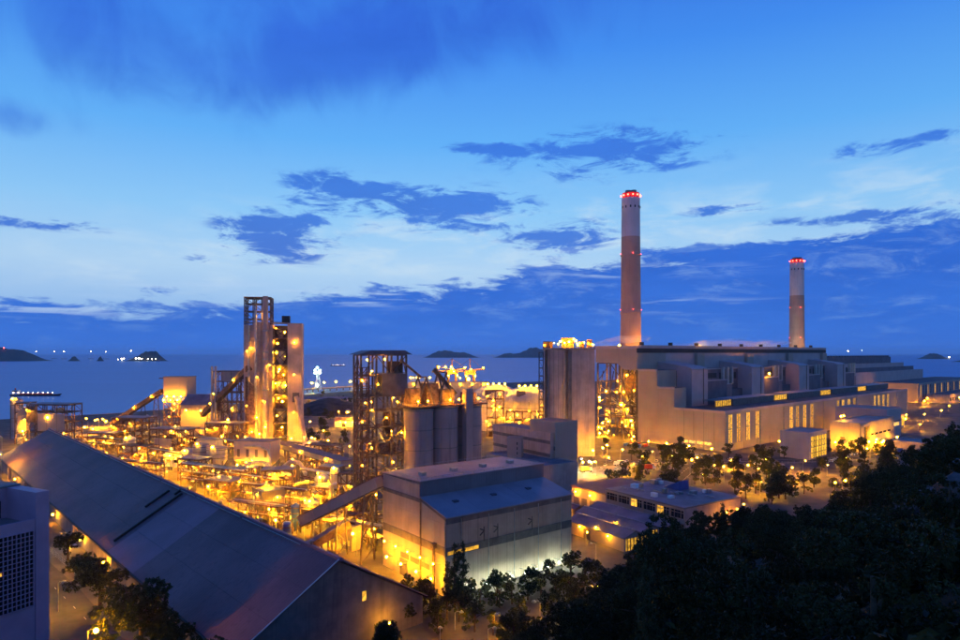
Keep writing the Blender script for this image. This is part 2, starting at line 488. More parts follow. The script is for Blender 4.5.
# sea
wm = bpy.data.materials.new('sea_water'); wm.use_nodes = True
t = wm.node_tree; t.nodes.clear(); q = NG(t)
ob = q.n('ShaderNodeTexCoord').outputs['Object']
slick = q.noise(q.vm('MULTIPLY', ob, (0.0007, 0.004, 1)), 1.0, 4, 0.55)
bp = q.n('ShaderNodeBump'); bp.inputs['Strength'].default_value = 0.25; bp.inputs['Distance'].default_value = 1.0
q.put(bp.inputs['Height'], q.noise(q.vm('MULTIPLY', ob, (0.03, 0.06, 1)), 1.0, 6, 0.65))
df = q.n('ShaderNodeBsdfDiffuse'); q.put(df.inputs[0], q.mix(slick, (0.03, 0.2, 0.45), (0.06, 0.28, 0.6)))
gl = q.n('ShaderNodeBsdfGlossy'); gl.inputs[0].default_value = (0.85, 0.92, 1, 1); gl.inputs['Roughness'].default_value = 0.28
q.put(gl.inputs['Normal'], bp.outputs[0])
mx = q.n('ShaderNodeMixShader'); mx.inputs[0].default_value = 0.24
t.links.new(df.outputs[0], mx.inputs[1]); t.links.new(gl.outputs[0], mx.inputs[2])
o = q.n('ShaderNodeOutputMaterial'); t.links.new(mx.outputs[0], o.inputs[0])
SEA_Z = -4.0
tag(MB().add([(-45000, 500, SEA_Z), (45000, 500, SEA_Z), (45000, 45000, SEA_Z), (-45000, 45000, SEA_Z)], [(0, 1, 2, 3)]).build('sea', wm), kind='structure')

# hill the camera stands on: falls away from the viewpoint, gently to the right
SL = [(-180, .62), (-60, .62), (-20, .58), (0, .50), (10.6, .39), (18.8, .262), (30, .225), (36.9, .135), (45, .1), (90, .12), (180, .2)]
def hill_z(x, y):
    a = math.degrees(math.atan2(x, y)); r = math.hypot(x, y)
    for (a0, s0), (a1, s1) in zip(SL[:-1], SL[1:]):
        if a0 <= a <= a1:
            s = s0 + (s1 - s0) * (a - a0) / (a1 - a0); break
    if y < 0 and abs(a) > 90: s *= 0.25
    eff = r * math.cos(R(max(-75, min(75, a))))
    z = 72.5 - s * eff
    z += 1.6 * math.sin(x * .11 + 1) * math.cos(y * .09) + 0.9 * math.sin(x * .31 + y * .23)
    return z if z > 4 else max(-2.0, z - (4 - z) * .35)
hm = MB(); NX, NY = 190, 130
xs = [-260 + 800 * i / (NX - 1) for i in range(NX)]; ys = [-80 + 640 * j / (NY - 1) for j in range(NY)]
hm.add([(x, y, hill_z(x, y)) for y in ys for x in xs], [(j * NX + i, j * NX + i + 1, (j + 1) * NX + i + 1, (j + 1) * NX + i) for j in range(NY - 1) for i in range(NX - 1)], True)
hmat = mat('hill_soil', (0.05, 0.045, 0.03), 0.95, var=0.5, scale=0.25, bump=0.7, bscale=1.0)
tag(hm.build('hillside', hmat), kind='structure')

# far islands
def island(px0, px1, D, peaks, label, seed):
    rng = random.Random(seed); x0, x1 = gx(px0, D), gx(px1, D); n, k = 150, 14
    b = MB(); vs = []; L = x1 - x0; dep = L * 0.35
    for j in range(k + 1):
        for i in range(n + 1):
            u = i / n; w = j / k
            h = sum(a * math.exp(-((u - c) / s) ** 2) for c, s, a in peaks)
            h *= min(1, u * 8, (1 - u) * 8) * math.sin(math.pi * w) ** 0.8
            h *= 1 + 0.06 * math.sin(u * 23 + w * 9 + seed) + 0.04 * math.sin(u * 61 + seed * 3) + rng.uniform(-.045, .045)
            vs.append((x0 + u * L, D + dep * (w - .3), SEA_Z - 1 + h))
    b.add(vs, [(j * (n + 1) + i, j * (n + 1) + i + 1, (j + 1) * (n + 1) + i + 1, (j + 1) * (n + 1) + i) for j in range(k) for i in range(n)], True)
    return tag(b.build('island', M['island']), label, 'island')
island(-110, 38, 6600, [(.55, .3, 105), (.78, .14, 70)], 'dark headland island at the left edge with a red mast light', 1)
island(67, 80, 6600, [(.5, .3, 50)], 'smaller islet right of the headland island', 2)
island(96, 104, 6600, [(.5, .3, 48)], 'tiny round islet left of the lit island', 3)
island(118, 166, 6600, [(.55, .25, 85), (.75, .15, 50)], 'dark island with bright lights along its shore', 4)
island(420, 482, 11500, [(.35, .2, 125), (.68, .2, 88)], 'purple twin-peaked island on the horizon left of centre', 5)
island(488, 552, 11500, [(.3, .13, 80), (.62, .18, 115), (.85, .2, 135)], 'purple jagged island beside the tall silo tower', 6)
island(918, 952, 9000, [(.5, .3, 80)], 'low flat island near the right edge', 7)
island(955, 1010, 6000, [(.5, .3, 50)], 'dark islet cut by the right edge', 8)

def sea_light(px, py, D, label, kind='sea', r=3.0):
    t_ = thing('moored_ship', label, 'ship', (gx(px, D), D, SEA_Z), 0, 'ships far out on the water')
    h = gz(py, D) - SEA_Z
    MB().prism([(-40, 0), (-34, -3), (36, -3), (44, 4), (-40, 4)][::-1], 'y', -5, 5).build('hull', M['black'], t_)
    boxo('deckhouse', M['white'], t_, -34, -20, -4, 4, 4.1, 14)
    if h > 8: bar('mast', M['galv'], t_, (0, 0, 4), (0, 0, max(8, h)), 0.6)
    lamp(t_, (0, 0, max(9, h)), kind, r)
for px, py, D, r in ((36, 351.5, 9500, 3), (54, 351.5, 9500, 3.5), (64, 351.5, 9000, 5), (91, 351.5, 9000, 5), (106, 351.8, 9000, 3.5), (131, 351, 9500, 6), (848, 351, 9000, 5), (862, 350.5, 9000, 3)):
    sea_light(px, py, D, 'far-off ship with a single light on the horizon', r=r)
t = thing('shore_lamp', 'bright row of lamps on the lit island shore', 'lamp', (gx(142, 6450), 6450, SEA_Z))
for px, py, r in ((122, 359, 7), (124, 358.6, 5), (136, 358.5, 6), (139, 358.3, 8), (142, 359, 4), (148, 359, 4), (152, 359, 4), (156, 359, 3), (118, 359.4, 3)):
    X = gx(px, 6450) - t.location.x
    bar('mast', M['galv'], t, (X, 0, 0), (X, 0, gz(py, 6450) - SEA_Z), .8)
    lamp(t, (X, -2, gz(py, 6450) - SEA_Z), 'sea', r)
t = thing('radio_mast', 'red lit radio mast on top of the headland island', 'mast', (gx(4, 6600), 6600, 95))
bar('pole', M['galv'], t, (0, 0, 0), (0, 0, 38), 1.2); lamp(t, (0, -2, 38), 'red', 6)
t = thing('island_lamp', 'single white lamp on the low flat island', 'lamp', (gx(949, 8950), 8950, -4))
bar('pole', M['galv'], t, (0, 0, 0), (0, 0, 25), 1.2); lamp(t, (0, -2, 25), 'sea', 8)

def vessel(px, py, L, label, rz=0.05):
    D = gd(py, SEA_Z)
    t_ = thing('cargo_vessel', label, 'vessel', (gx(px, D), D, SEA_Z), rz)
    h = L / 2
    MB().prism([(-h, 3.2), (-h * .96, -1), (h * .88, -1), (h, 4.4), (h * .8, 3.4)], 'y', -6, 6).build('hull', M['black'], t_)
    w = boxo('deckhouse', M['white'], t_, -h * .92, -h * .68, -5, 5, 3.2, 12)
    boxo('bridge', M['glass'], t_, -h * .90, -h * .70, -5.06, -4.9, 9, 11)
    MB().lathe([(1.4, 12), (1.2, 15.5)], 12, -h * .84).build('funnel', M['red'], t_)
    boxo('hatch', M['red'], t_, -h * .6, h * .6, -4.5, 4.5, 3.42, 5.2)
    for k in range(9):
        x = -h * .85 + k * h * .2
        bar('light_post', M['galv'], t_, (x, -5.5, 3), (x, -5.5, 6.5), 0.25)
        lamp(t_, (x, -5.5, 6.7), 'sea', 0.5)
vessel(36, 396, 92, 'long dark barge with a row of deck lights on the sea', 0.06)
vessel(338, 366, 100, 'cargo vessel passing behind the steel tower', 0.0)

# pier with its lamps
def slab_path(name, pts, w, z0, z1, m, label, cat):
    b = MB(); L = []; Rr = []
    for i, p in enumerate(pts):
        a = Vector(pts[max(i - 1, 0)]); c = Vector(pts[min(i + 1, len(pts) - 1)]); d = (c - a).normalized(); n = Vector((-d.y, d.x))
        L.append(Vector(p) + n * w / 2); Rr.append(Vector(p) - n * w / 2)
    for i in range(len(pts) - 1):
        b.prism([(L[i].x, L[i].y), (Rr[i].x, Rr[i].y), (Rr[i + 1].x, Rr[i + 1].y), (L[i + 1].x, L[i + 1].y)], 'z', z0, z1)
    return b.build(name, m)
pier_pts = [(gx(290, 1330), 1330), (gx(325, 1400), 1400), (gx(365, 1500), 1500), (gx(405, 1560), 1560), (gx(470, 1650), 1650)]
t = thing('pier', 'long lit pier across the water behind the plant', 'pier', (0, 0, 0))
slab_path('deck', pier_pts, 22, 1.5, 4.0, M['slab'], '', '').parent = t
for i in range(26):
    u = i / 25 * (len(pier_pts) - 1); k = min(int(u), len(pier_pts) - 2); f = u - k
    x = pier_pts[k][0] * (1 - f) + pier_pts[k + 1][0] * f; y = pier_pts[k][1] * (1 - f) + pier_pts[k + 1][1] * f
    MB().lathe([(1.2, -6), (1.2, 1.5)], 8, x, y).build('pile', M['concrete_dark'], t)
    if i % 2 == 0: street_lamp((x, y, 4), 12, 'sodium lamp in the row along the far pier', 'pier lamps', 'far', 0.9)

# light tower between preheater tower and steel tower
D = 1330; t = thing('light_tower', 'slender white lattice light tower at the pier head', 'tower', (gx(318, D), D, 4))
for sx, sy in ((-1, -1), (1, -1), (1, 1), (-1, 1)): bar('leg', M['white'], t, (sx * 5, sy * 5, 0), (sx * 1.6, sy * 1.6, 34), 0.9)
for k in range(6):
    z = 2 + k * 5.5; w = 5 - 3.4 * z / 34
    bar('brace', M['white'], t, (-w, -w, z), (w - .5, -w + .5, z + 5.5), 0.5); bar('brace', M['white'], t, (w, -w, z), (-w + .5, -w + .5, z + 5.5), 0.5)
boxo('cabin', M['white'], t, -5, 5, -4, 4, 34, 38)
bar('mast', M['white'], t, (0, 0, 38), (0, 0, 46), 0.6)
for dx, dz in ((-5.5, 40), (5.5, 40), (0, 46), (-5.5, 34), (5.5, 35), (0, 10)): lamp(t, (dx, -4.5, dz), 'white', 0.75)

rr_ = random.Random(3)
# ================================================================== HELPERS FOR STRUCTURES
def frame(parent, x0, x1, y0, y1, z0, levels, nx=3, ny=2, m=None, tpost=.7, tbeam=.45, braces=True, floors=(), mfloor=None, zig=0):
    """steel frame: every post, beam, brace and floor its own part"""
    m = m or M['steel']; mfloor = mfloor or M['rust']
    X = [x0 + (x1 - x0) * i / (nx - 1) for i in range(nx)]; Y = [y0 + (y1 - y0) * j / (ny - 1) for j in range(ny)]
    top = levels[-1]
    for x in X:
        for y in Y: bar('post', m, parent, (x, y, z0), (x, y, top), tpost)
    prev = z0
    for li, z in enumerate(levels):
        for y in Y: bar('beam', m, parent, (x0, y, z), (x1, y, z), tbeam)
        for x in X: bar('beam', m, parent, (x, y0, z + .02), (x, y1, z + .02), tbeam)
        if braces:
            for i in range(nx - 1):
                if (i + li + zig) % 2 == 0: a, b_ = (X[i], y0, prev), (X[i + 1], y0, z)
                else: a, b_ = (X[i + 1], y0, prev), (X[i], y0, z)
                bar('brace', m, parent, a, b_, tbeam * .7)
            for j in range(ny - 1):
                for x in (x0, x1):
                    a, b_ = ((x, Y[j], prev), (x, Y[j + 1], z)) if (j + li) % 2 == 0 else ((x, Y[j + 1], prev), (x, Y[j], z))
                    bar('brace', m, parent, a, b_, tbeam * .7)
        if li in floors: boxo('floor', mfloor, parent, x0 + .1, x1 - .1, y0 + .1, y1 - .1, z - .55, z - .3)
        prev = z


def railing(parent, x0, x1, y0, y1, z, m=None, n=6):
    m = m or M['galv']
    for (a, b_) in (((x0, y0), (x1, y0)), ((x1, y0), (x1, y1)), ((x1, y1), (x0, y1)), ((x0, y1), (x0, y0))):
        bar('rail', m, parent, (*a, z + 1.1), (*b_, z + 1.1), .12)
        for k in range(n):
            u = k / n; p = (a[0] + (b_[0] - a[0]) * u, a[1] + (b_[1] - a[1]) * u)
            bar('rail_post', m, parent, (*p, z), (*p, z + 1.1), .1)


def gallery(label, p0, p1, w=4.0, h=3.2, m=None, legs=4, roofm=None, name='conveyor_gallery', lamps=0, windows=0, zmin=0.0):
    """enclosed inclined conveyor gallery on trestle legs"""
    m = m or M['rust']; p0 = Vector(p0); p1 = Vector(p1); d = p1 - p0; L = d.length
    t_ = thing(name, label, 'conveyor', (p0.x, p0.y, 0))
    e = link('gallery_body', None); C.objects.unlink(e); bpy.data.objects.remove(e)
    hz_ = Vector((d.x, d.y, 0)).normalized(); n = Vector((-hz_.y, hz_.x, 0)); dd = d.normalized(); up = dd.cross(-n) if dd.cross(-n).z > 0 else dd.cross(n)
    o0 = Vector((0, 0, p0.z))
    def pt(u, a, b_): return o0 + d * u + n * a + up * b_
    def slab(nm, mm, u0, u1, a0, a1, b0, b1):
        vs = [pt(u0, a0, b0), pt(u1, a0, b0), pt(u1, a1, b0), pt(u0, a1, b0), pt(u0, a0, b1), pt(u1, a0, b1), pt(u1, a1, b1), pt(u0, a1, b1)]
        return MB().add(vs, [(0, 3, 2, 1), (4, 5, 6, 7), (0, 1, 5, 4), (1, 2, 6, 5), (2, 3, 7, 6), (3, 0, 4, 7)]).build(nm, mm, t_)
    ns = max(2, int(L / 9))
    for k in range(ns):
        slab('wall_panel', m, k / ns + .001, (k + 1) / ns - .001, -w / 2, w / 2, 0, h)
    slab('roof', roofm or M['roofgrey'], -.005, 1.005, -w / 2 - .35, w / 2 + .35, h + .02, h + .28)
    slab('truss_chord', M['steel'], 0, 1, -w / 2 + .1, w / 2 - .1, -.5, -.02)
    for k in range(legs):
        u = (k + .5) / legs; c = pt(u, 0, 0); sp_ = .5 + .06 * max(0, c.z)
        if c.z - zmin < 3: continue
        for s in (-1, 1):
            a = c + n * s * w * .45; b_ = c + n * s * (w * .45 + sp_)
            bar('leg', M['steel'], t_, (a.x, a.y, a.z - .4), (b_.x, b_.y, zmin), .55)
        zz = zmin; kk = 0
        while zz + 5 < c.z:
            f0 = (c.z - zz) / (c.z - zmin); f1 = (c.z - zz - 5) / (c.z - zmin)
            s = 1 if kk % 2 else -1
            a = c + n * s * (w * .45 + sp_ * f0); b_ = c - n * s * (w * .45 + sp_ * f1)
            bar('brace', M['steel'], t_, (a.x, a.y, zz), (b_.x, b_.y, zz + 5), .3)
            zz += 5; kk += 1
    for k in range(lamps):
        u = (k + .5) / lamps; c = pt(u, -w / 2 - .9, h * .6)
        c2 = pt(u, w / 2 + .9, h * .6)
        lamp(t_, c if c.y < c2.y else c2, 'far', .4)
    for k in range(windows):
        u = (k + .3) / windows
        for s in (-1, 1): slab('window', M['glass'], u, u + .3 / windows, s * (w / 2 + .03) - .02, s * (w / 2 + .03) + .02, h * .45, h * .8)
    return t_


def tank(label, loc, r, h, m=None, top='cone', group=None, name='storage_tank', z0=0.0, bands=3, cat='tank', legs=False, lamps=0):
    m = m or M['tank']
    t_ = thing(name, label, cat, (*loc[:2], z0), random.uniform(0, 6), group)
    zb = h * .28 if legs else 0
    prof = [(r, zb), (r, h)]
    if legs: prof = [(r * .15, zb * .3), (r, zb + r * .8), (r, h)]
    MB().lathe(prof, 28).build('shell', m, t_)
    if top == 'cone': MB().lathe([(r * 1.02, h + .01), (r * .2, h + r * .45), (r * .2, h + r * .6)], 28).build('roof', m, t_)
    elif top == 'dome': MB().lathe([(r * 1.005 * math.cos(a), h + .01 + r * .62 * math.sin(a)) for a in [k * math.pi / 18 for k in range(9)]] + [(r * .1, h + r * .62)], 32).build('dome_roof', m, t_)
    else: MB().lathe([(r * 1.03, h), (r * 1.03, h + .5)], 28).build('roof', M['slab'], t_)
    for k in range(bands):
        z = zb + r * .8 * legs + (h - zb - r * .8 * legs) * (k + .6) / bands
        MB().lathe([(r + .02, z), (r + .12, z + .05), (r + .12, z + .3), (r + .02, z + .35)], 28, cap=False).build('hoop', M['steel'], t_)
    if legs:
        for k in range(6):
            a = k * math.pi / 3
            bar('leg', M['steel'], t_, (r * .95 * math.cos(a), r * .95 * math.sin(a), 0), (r * .95 * math.cos(a), r * .95 * math.sin(a), zb + r), .45)
    bar('ladder', M['steel'], t_, (0, -r - .3, zb), (0, -r - .3, h + 1), .5)
    for k in range(lamps):
        a = -math.pi / 2 + (k - (lamps - 1) / 2) * .8 - t_.rotation_euler.z
        lamp(t_, ((r + .8) * math.cos(a), (r + .8) * math.sin(a), h + 1.5), 'far', .55)
    return t_


def shed(label, loc, rz, L, Wd, h, rise, wall=None, roofm=None, name='industrial_shed', door=True, lamps=0, group=None, nroof=6, litend=False, z0=0.0):
    """gabled shed: local x is the ridge direction"""
    wall = wall or M['beige']; roofm = roofm or M['roofgrey']
    t_ = thing(name, label, 'shed', (loc[0], loc[1], z0), rz, group)
    b = MB(); b.prism([(-Wd / 2, 0), (Wd / 2, 0), (Wd / 2, h), (0, h + rise), (-Wd / 2, h)], 'x', 0, L); b.build('wall', wall, t_)
    sl_ = math.hypot(Wd / 2, rise); ov = .5; dx = L / nroof
    for s in (-1, 1):
        for k in range(nroof):
            x0, x1 = k * dx + .03 - (.5 if k == 0 else 0), (k + 1) * dx - .03 + (.5 if k == nroof - 1 else 0)
            y1, z1 = s * (Wd / 2 + ov), h - ov * rise / (Wd / 2)
            vs = [(x0, 0, h + rise + .05), (x1, 0, h + rise + .05), (x1, y1, z1 + .05), (x0, y1, z1 + .05)]
            vs += [(x, y, z + .22) for x, y, z in vs]
            fs = [(0, 1, 2, 3), (7, 6, 5, 4), (0, 4, 5, 1), (1, 5, 6, 2), (2, 6, 7, 3), (3, 7, 4, 0)]
            MB().add(vs, fs if s < 0 else [f[::-1] for f in fs]).build('roof_panel', roofm, t_)
    bar('ridge_cap', M['galv'], t_, (-.5, 0, h + rise + .3), (L + .5, 0, h + rise + .3), .4)
    if door:
        boxo('door', M['slate'], t_, -.12, -.02, -1.8, 1.8, 0, 4)
        boxo('door', M['slate'], t_, L * .3, L * .3 + 4, -Wd / 2 - .12, -Wd / 2 - .02, 0, 4.2)
    if litend:
        w = boxo('glow_sheet', LITW, t_, L + .02, L + .1, -Wd / 2 + .8, Wd / 2 - .8, .3, h - .4)  # glowing sheet on the solid end wall, standing in for a lit interior
        for k in range(6): y = -Wd / 2 + 1.4 + (Wd - 2.8) * k / 5; sub(w, 'post', M['rust'], L + .12, L + .4, y - .15, y + .15, 0, h)
        for k in range(5): y = -Wd / 2 + 1.8 + (Wd - 4) * rr_.random(); q = rr_.uniform(.8, 2.4); sub(w, 'stored_goods', M['rust'], L + .42, L + 1.3, y, y + 1.6, 0, q)
    for k in range(lamps):
        x = L * (k + .5) / lamps
        lamp(t_, (x, -Wd / 2 - .8, h - .8), 'far', .35)
    return t_


def block(name, label, cat, loc, rz, L, Wd, h, wall, roofm=None, parapet=.9, nwin=0, rows=1, lit=.5, group=None, winz=(1.5, 3), storey=3.5, lamps=0, z0=0):
    """flat-roofed block; local x along the front, y going back"""
    roofm = roofm or M['roofdark']
    t_ = thing(name, label, cat, (loc[0], loc[1], z0), rz, group)
    MB().box(0, L, 0, Wd, 0, h).build('wall', wall, t_)
    boxo('roof', roofm, t_, .3, L - .3, .3, Wd - .3, h + .02, h + .12)
    for (a0, a1, b0, b1) in ((0, L, -.03, .3), (0, L, Wd - .3, Wd + .03), (-.03, .3, .3, Wd - .3), (L - .3, L + .03, .3, Wd - .3)):
        boxo('parapet', wall, t_, a0, a1, b0, b1, h - .02, h + parapet)
    for r_ in range(rows):
        for k in range(nwin):
            x0 = L * (k + .2) / nwin; x1 = L * (k + .8) / nwin
            w = boxo('window', LITW if random.random() < lit else M['glass'], t_, x0, x1, -.05, -.02, winz[0] + r_ * storey, winz[1] + r_ * storey)
            sub(w, 'window_sill', M['slab'], x0 - .1, x1 + .1, -.2, -.01, winz[0] + r_ * storey - .18, winz[0] + r_ * storey - .03)
    for k in range(lamps): lamp(t_, (L * (k + .5) / lamps, -.9, h - 1.2), 'far', .35)
    return t_


# ================================================================== STORAGE HALL (foreground, long gable)
dirx = Vector((-.684, .7295)); nrm = Vector((.7295, .684))
RH, EH, HW, T0, T1, PC = 25.0, 8.0, 29.0, 149.0, 549.0, 89.0
rootp = dirx * T0 + nrm * PC
hall = thing('storage_hall', 'very long gabled storage hall with purple-grey sheet roof in the foreground', 'hall', (rootp.x, rootp.y, 0), math.atan2(dirx.y, dirx.x))
HL = T1 - T0      # local x runs away along the ridge, local +y towards the camera side (left of travel)
MB().prism([(-HW + .6, 0), (HW - .6, 0), (HW - .6, EH), (0, RH - .4), (-HW + .6, EH)], 'x', 1.0, HL - 1.0).build('wall', M['concrete_dark'], hall)
slope = math.hypot(HW, RH - EH); ang = math.atan2(RH - EH, HW)
NC, NR = 25, 3
cw = HL / NC
pmesh = {}
for key, mm in (('a', M['roofpanel']), ('b', M['roofpale'])):
    pmesh[key] = MB().box(-cw / 2 + .03, cw / 2 - .03, -slope / NR / 2 + .03, slope / NR / 2 - .03, 0, .25).mesh('roof_panel', mm)
for s in (1, -1):
    for c in range(NC):
        for r in range(NR):
            u = (r + .5) / NR
            y = s * HW * u; z = RH - (RH - EH) * u
            key = 'b' if c in (5, 6) else 'a'
            zo = .012 * ((c * 7 + r * 3) % 3)
            link('roof_panel', pmesh[key], hall, (cw * (c + .5), y, z + zo), (-s * ang, 0, 0))
bar('ridge_cap', M['roofpale'], hall, (-.5, 0, RH + .35), (HL + .5, 0, RH + .35), .9)
for s in (1, -1): bar('gutter', M['black'], hall, (-.3, s * (HW + .3), EH - .2), (HL + .3, s * (HW + .3), EH - .2), .6)
for k, (y0, y1) in enumerate(((2, 26), (3, 12), (1, 3.5))):
    x = (116.0, 128.0, 120.0)[k]
    z = lambda y: RH - (RH - EH) * y / HW + .75
    bar('roof_rail', M['black'], hall, (x, y0, z(y0)), (x, y1, z(y1)), .8)
for k in range(9): bar('roof_walkway', M['galv'], hall, (20 + 42 * k, 1.2, RH + .1), (20 + 42 * k + 40, 1.2, RH + .1), .3)
for k in range(12): MB().lathe([(.5, RH - .3), (.5, RH + 1.6), (.9, RH + 1.7), (.2, RH + 2.2)], 10, 16 + 33 * k, -.2).build('ridge_vent', M['galv'], hall)
bar('verge_cable', M['white'], hall, (-.2, .5, RH + .5), (-.2, HW, EH + .5), .22)
boxo('window', LITW, hall, .82, .96, -8.6, -7.4, 12, 14.6)
for k in range(6): boxo('buttress', M['concrete'], hall, 40 + k * 62, 42 + k * 62, HW - .55, HW + .9, 0, EH - .6)
for x in (62, 112, 150, 205, 262, 320): lamp(hall, (x, HW + 1.2, 4.6), 'near', .42)

# ================================================================== OFFICE TOWER (left edge)
c0 = Vector((gx(48.5, 110), 110)); fd = Vector((-.46, -.887)); bd = Vector((-.887, .46))
tw = thing('office_tower', 'lilac tiled tower block with a dark gridded window wall at the left edge', 'building', (c0.x, c0.y, 0), math.atan2(fd.y, fd.x))
# local x = along the front towards the camera-left, local y = inwards is to the right of travel -> negative
TH = 56.4; TL, TD = 24.0, 26.0
yb = lambda v: -v
MB().box(0, TL, -TD, 0, 0, TH - 5.5).build('wall', M['tile'], tw)
boxo('corner_pier', M['tile'], tw, -.05, 2.1, -TD, .12, 0, TH)
boxo('back_wall', M['tile'], tw, 2.1, TL, -TD - .02, -9.0, TH - 5.52, TH - .02)
boxo('roof_slab', M['roofgrey'], tw, 0, TL, -TD, -8.7, TH + .01, TH + .3)
boxo('terrace_floor', M['slab'], tw, 2.15, TL, -8.9, -.1, TH - 5.45, TH - 5.3)
boxo('terrace_door', M['glass'], tw, 3.0, 4.2, -8.98, -8.9, TH - 5.2, TH - 2.2)
boxo('parapet', M['tile'], tw, 2.12, TL, -.35, .06, TH - 5.48, TH - 4.4)
ncx, ncz = 10, 16; gx0, gx1 = 2.5, 9.0; gz1, gz0 = TH - 6.3, TH - 6.3 - 12.6
boxo('window_wall', M['glass'], tw, gx0, gx1, .02, .06, gz0, gz1)
for k in range(ncx + 1): boxo('mullion', M['tile'], tw, gx0 + (gx1 - gx0) * k / ncx - .06, gx0 + (gx1 - gx0) * k / ncx + .06, .05, .32, gz0, gz1)
for k in range(ncz + 1): boxo('transom', M['tile'], tw, gx0, gx1, .045, .3, gz0 + (gz1 - gz0) * k / ncz - .05, gz0 + (gz1 - gz0) * k / ncz + .05)
boxo('window_wall', M['glass'], tw, 9.6, 16, .02, .06, gz0 + 4, gz1 - 1)
for k in range(9): boxo('mullion', M['tile'], tw, 9.6 + .8 * k - .06, 9.6 + .8 * k + .06, .05, .32, gz0 + 4, gz1 - 1)
for k in range(11): boxo('transom', M['tile'], tw, 9.6, 16, .045, .3, gz0 + 4 + .76 * k - .05, gz0 + 4 + .76 * k + .05)
for (x, z) in ((8.2, gz1 - 4), (8.7, gz1 - 7.5), (7.2, gz1 - 6.3)): boxo('lit_pane', LITW, tw, x, x + .5, .065, .08, z, z + .55)
boxo('window_wall', M['glass'], tw, 9.6, 16, .02, .06, gz0 - 5, gz0 - 2)

# ================================================================== PACKING HOUSE (centre)
pc = Vector((-11.0, 209.0)); pdir = Vector((46, 36)).normalized()
pk = thing('packing_house', 'big windowless packing house with stepped roof and dark cladding bands in the centre', 'building', (pc.x, pc.y, 0), math.atan2(pdir.y, pdir.x))
PL, PD = 58.4, 41.6
prof = [(0, 0), (PD, 0), (PD, 34.6), (15.8, 35.2), (15.8, 29.8), (0, 25.8)]
MB().prism([(a + (.3 if a == 0 else -.3 if a == PD else 0), z - (.2 if z > 1 else 0)) for a, z in prof], 'x', .3, PL - .3).build('core_wall', M['concrete_dark'], pk)
# front (towards camera right) and left side cladding panels in courses separated by dark bands
rows = [(0, 13.4, 'beige_p'), (13.4, 16.2, 'band'), (16.2, 23.8, 'beige_p'), (23.8, 25.6, 'band')]
nf = 9
for z0, z1, mk in rows:
    out = .0 if mk == 'beige_p' else .12
    for k in range(nf):
        boxo('wall_panel' if mk == 'beige_p' else 'band_panel', M[mk], pk, PL * k / nf + .03, PL * (k + 1) / nf - .03, -out, .28, z0 + .02, z1 - .02)
ns = 6
for z0, z1, mk in rows[:3]:
    out = .0 if mk == 'beige_p' else .12
    for k in range(ns):
        boxo('wall_panel' if mk == 'beige_p' else 'band_panel', M[mk], pk, -out, .28, PD * k / ns + .03, PD * (k + 1) / ns - .03, z0 + .02, z1 - .02)
def zroof(y): return 25.8 + 4.0 * y / 15.8
for k in range(2):   # side above third course follows the roof
    y0, y1 = 15.8 * k / 2 + .03, 15.8 * (k + 1) / 2 - .03
    MB().prism([(y0, 23.82), (y1, 23.82), (y1, zroof(y1) - .5), (y0, zroof(y0) - .5)], 'x', 0, .28).build('wall_panel', M['beige_p'], pk)
for k in range(4):
    y0 = 15.8 + 25.8 * k / 4 + .03; y1 = 15.8 + 25.8 * (k + 1) / 4 - .03
    boxo('wall_panel', M['beige_p'], pk, 0, .28, y0, y1, 23.82, 28.2); boxo('wall_panel', M['beige_p'], pk, .02, .28, y0, y1, 29.6, 34.3)
    boxo('band_panel', M['band'], pk, -.12, .28, y0, y1, 28.22, 29.58)
MB().prism([(0, 24.9), (15.8, 28.9), (15.8, 30.0), (0, 26.0)], 'x', -.1, -.01).build('verge_board', M['band'], pk)
for k in range(8):
    x0, x1 = PL * k / 8 - (.3 if k == 0 else -.03), PL * (k + 1) / 8 + (.3 if k == 7 else -.03)
    MB().prism([(-.5, 25.85), (15.6, 29.95), (15.6, 30.2), (-.5, 26.1)], 'x', x0, x1).build('roof_panel', M['roofblue'], pk)
    boxo('monitor_panel', M['mauve'], pk, x0, x1, 15.55, 15.8, 30.1, 35.3)
    MB().prism([(15.2, 35.4), (PD + .3, 34.8), (PD + .3, 35.0), (15.2, 35.65)], 'x', x0, x1).build('roof_panel', M['roofpink'], pk)
for x in (.3, 7.0): boxo('strip_window', LITW, pk, x + .1, x + 6.2, -.2, -.13, 13.7, 14.9)
for x in (14, 20, 36):   # hoist brackets on the upper band
    bar('bracket', M['steel'], pk, (x, -.1, 18), (x, -2.2, 20), .3); bar('bracket', M['steel'], pk, (x, -.1, 20.2), (x, -2.4, 20.2), .3); bar('bracket_post', M['steel'], pk, (x, -2.2, 16.5), (x, -2.2, 21.5), .25)
for k in range(3): boxo('louvre', M['band'], pk, -.2, -.02, 10 + 6.5 * k, 15.5 + 6.5 * k, 6.5, 8.2)
bar('downpipe', M['galv'], pk, (-.25, .3, 0), (-.25, .3, 25), .25)
bar('stack_pipe', M['steel'], pk, (-1.6, 5, 0), (-1.6, 5, 15.5), 1.0, 'cyl'); boxo('stack_cowl', M['steel'], pk, -2.4, -.8, 4.2, 5.8, 15.5, 17)
for k in range(5): bar('downpipe', M['galv'], pk, (PL * (k + .5) / 5, -.3, 0), (PL * (k + .5) / 5, -.3, 25), .22)
for k in range(4): boxo('roof_vent', M['galv'], pk, 6 + 14 * k, 8 + 14 * k, 24, 26.5, 35.2, 36.6)
for k in range(3): boxo('roof_hatch', M['slate'], pk, 9 + 17 * k, 11 + 17 * k, 8, 9.6, 28.0, 28.9)
bar('ladder', M['steel'], pk, (-.35, 15, 0), (-.35, 15, 30), .4)
railing(pk, 1, PL - 1, 17, PD - 1, 35.1, M['galv'], 12)
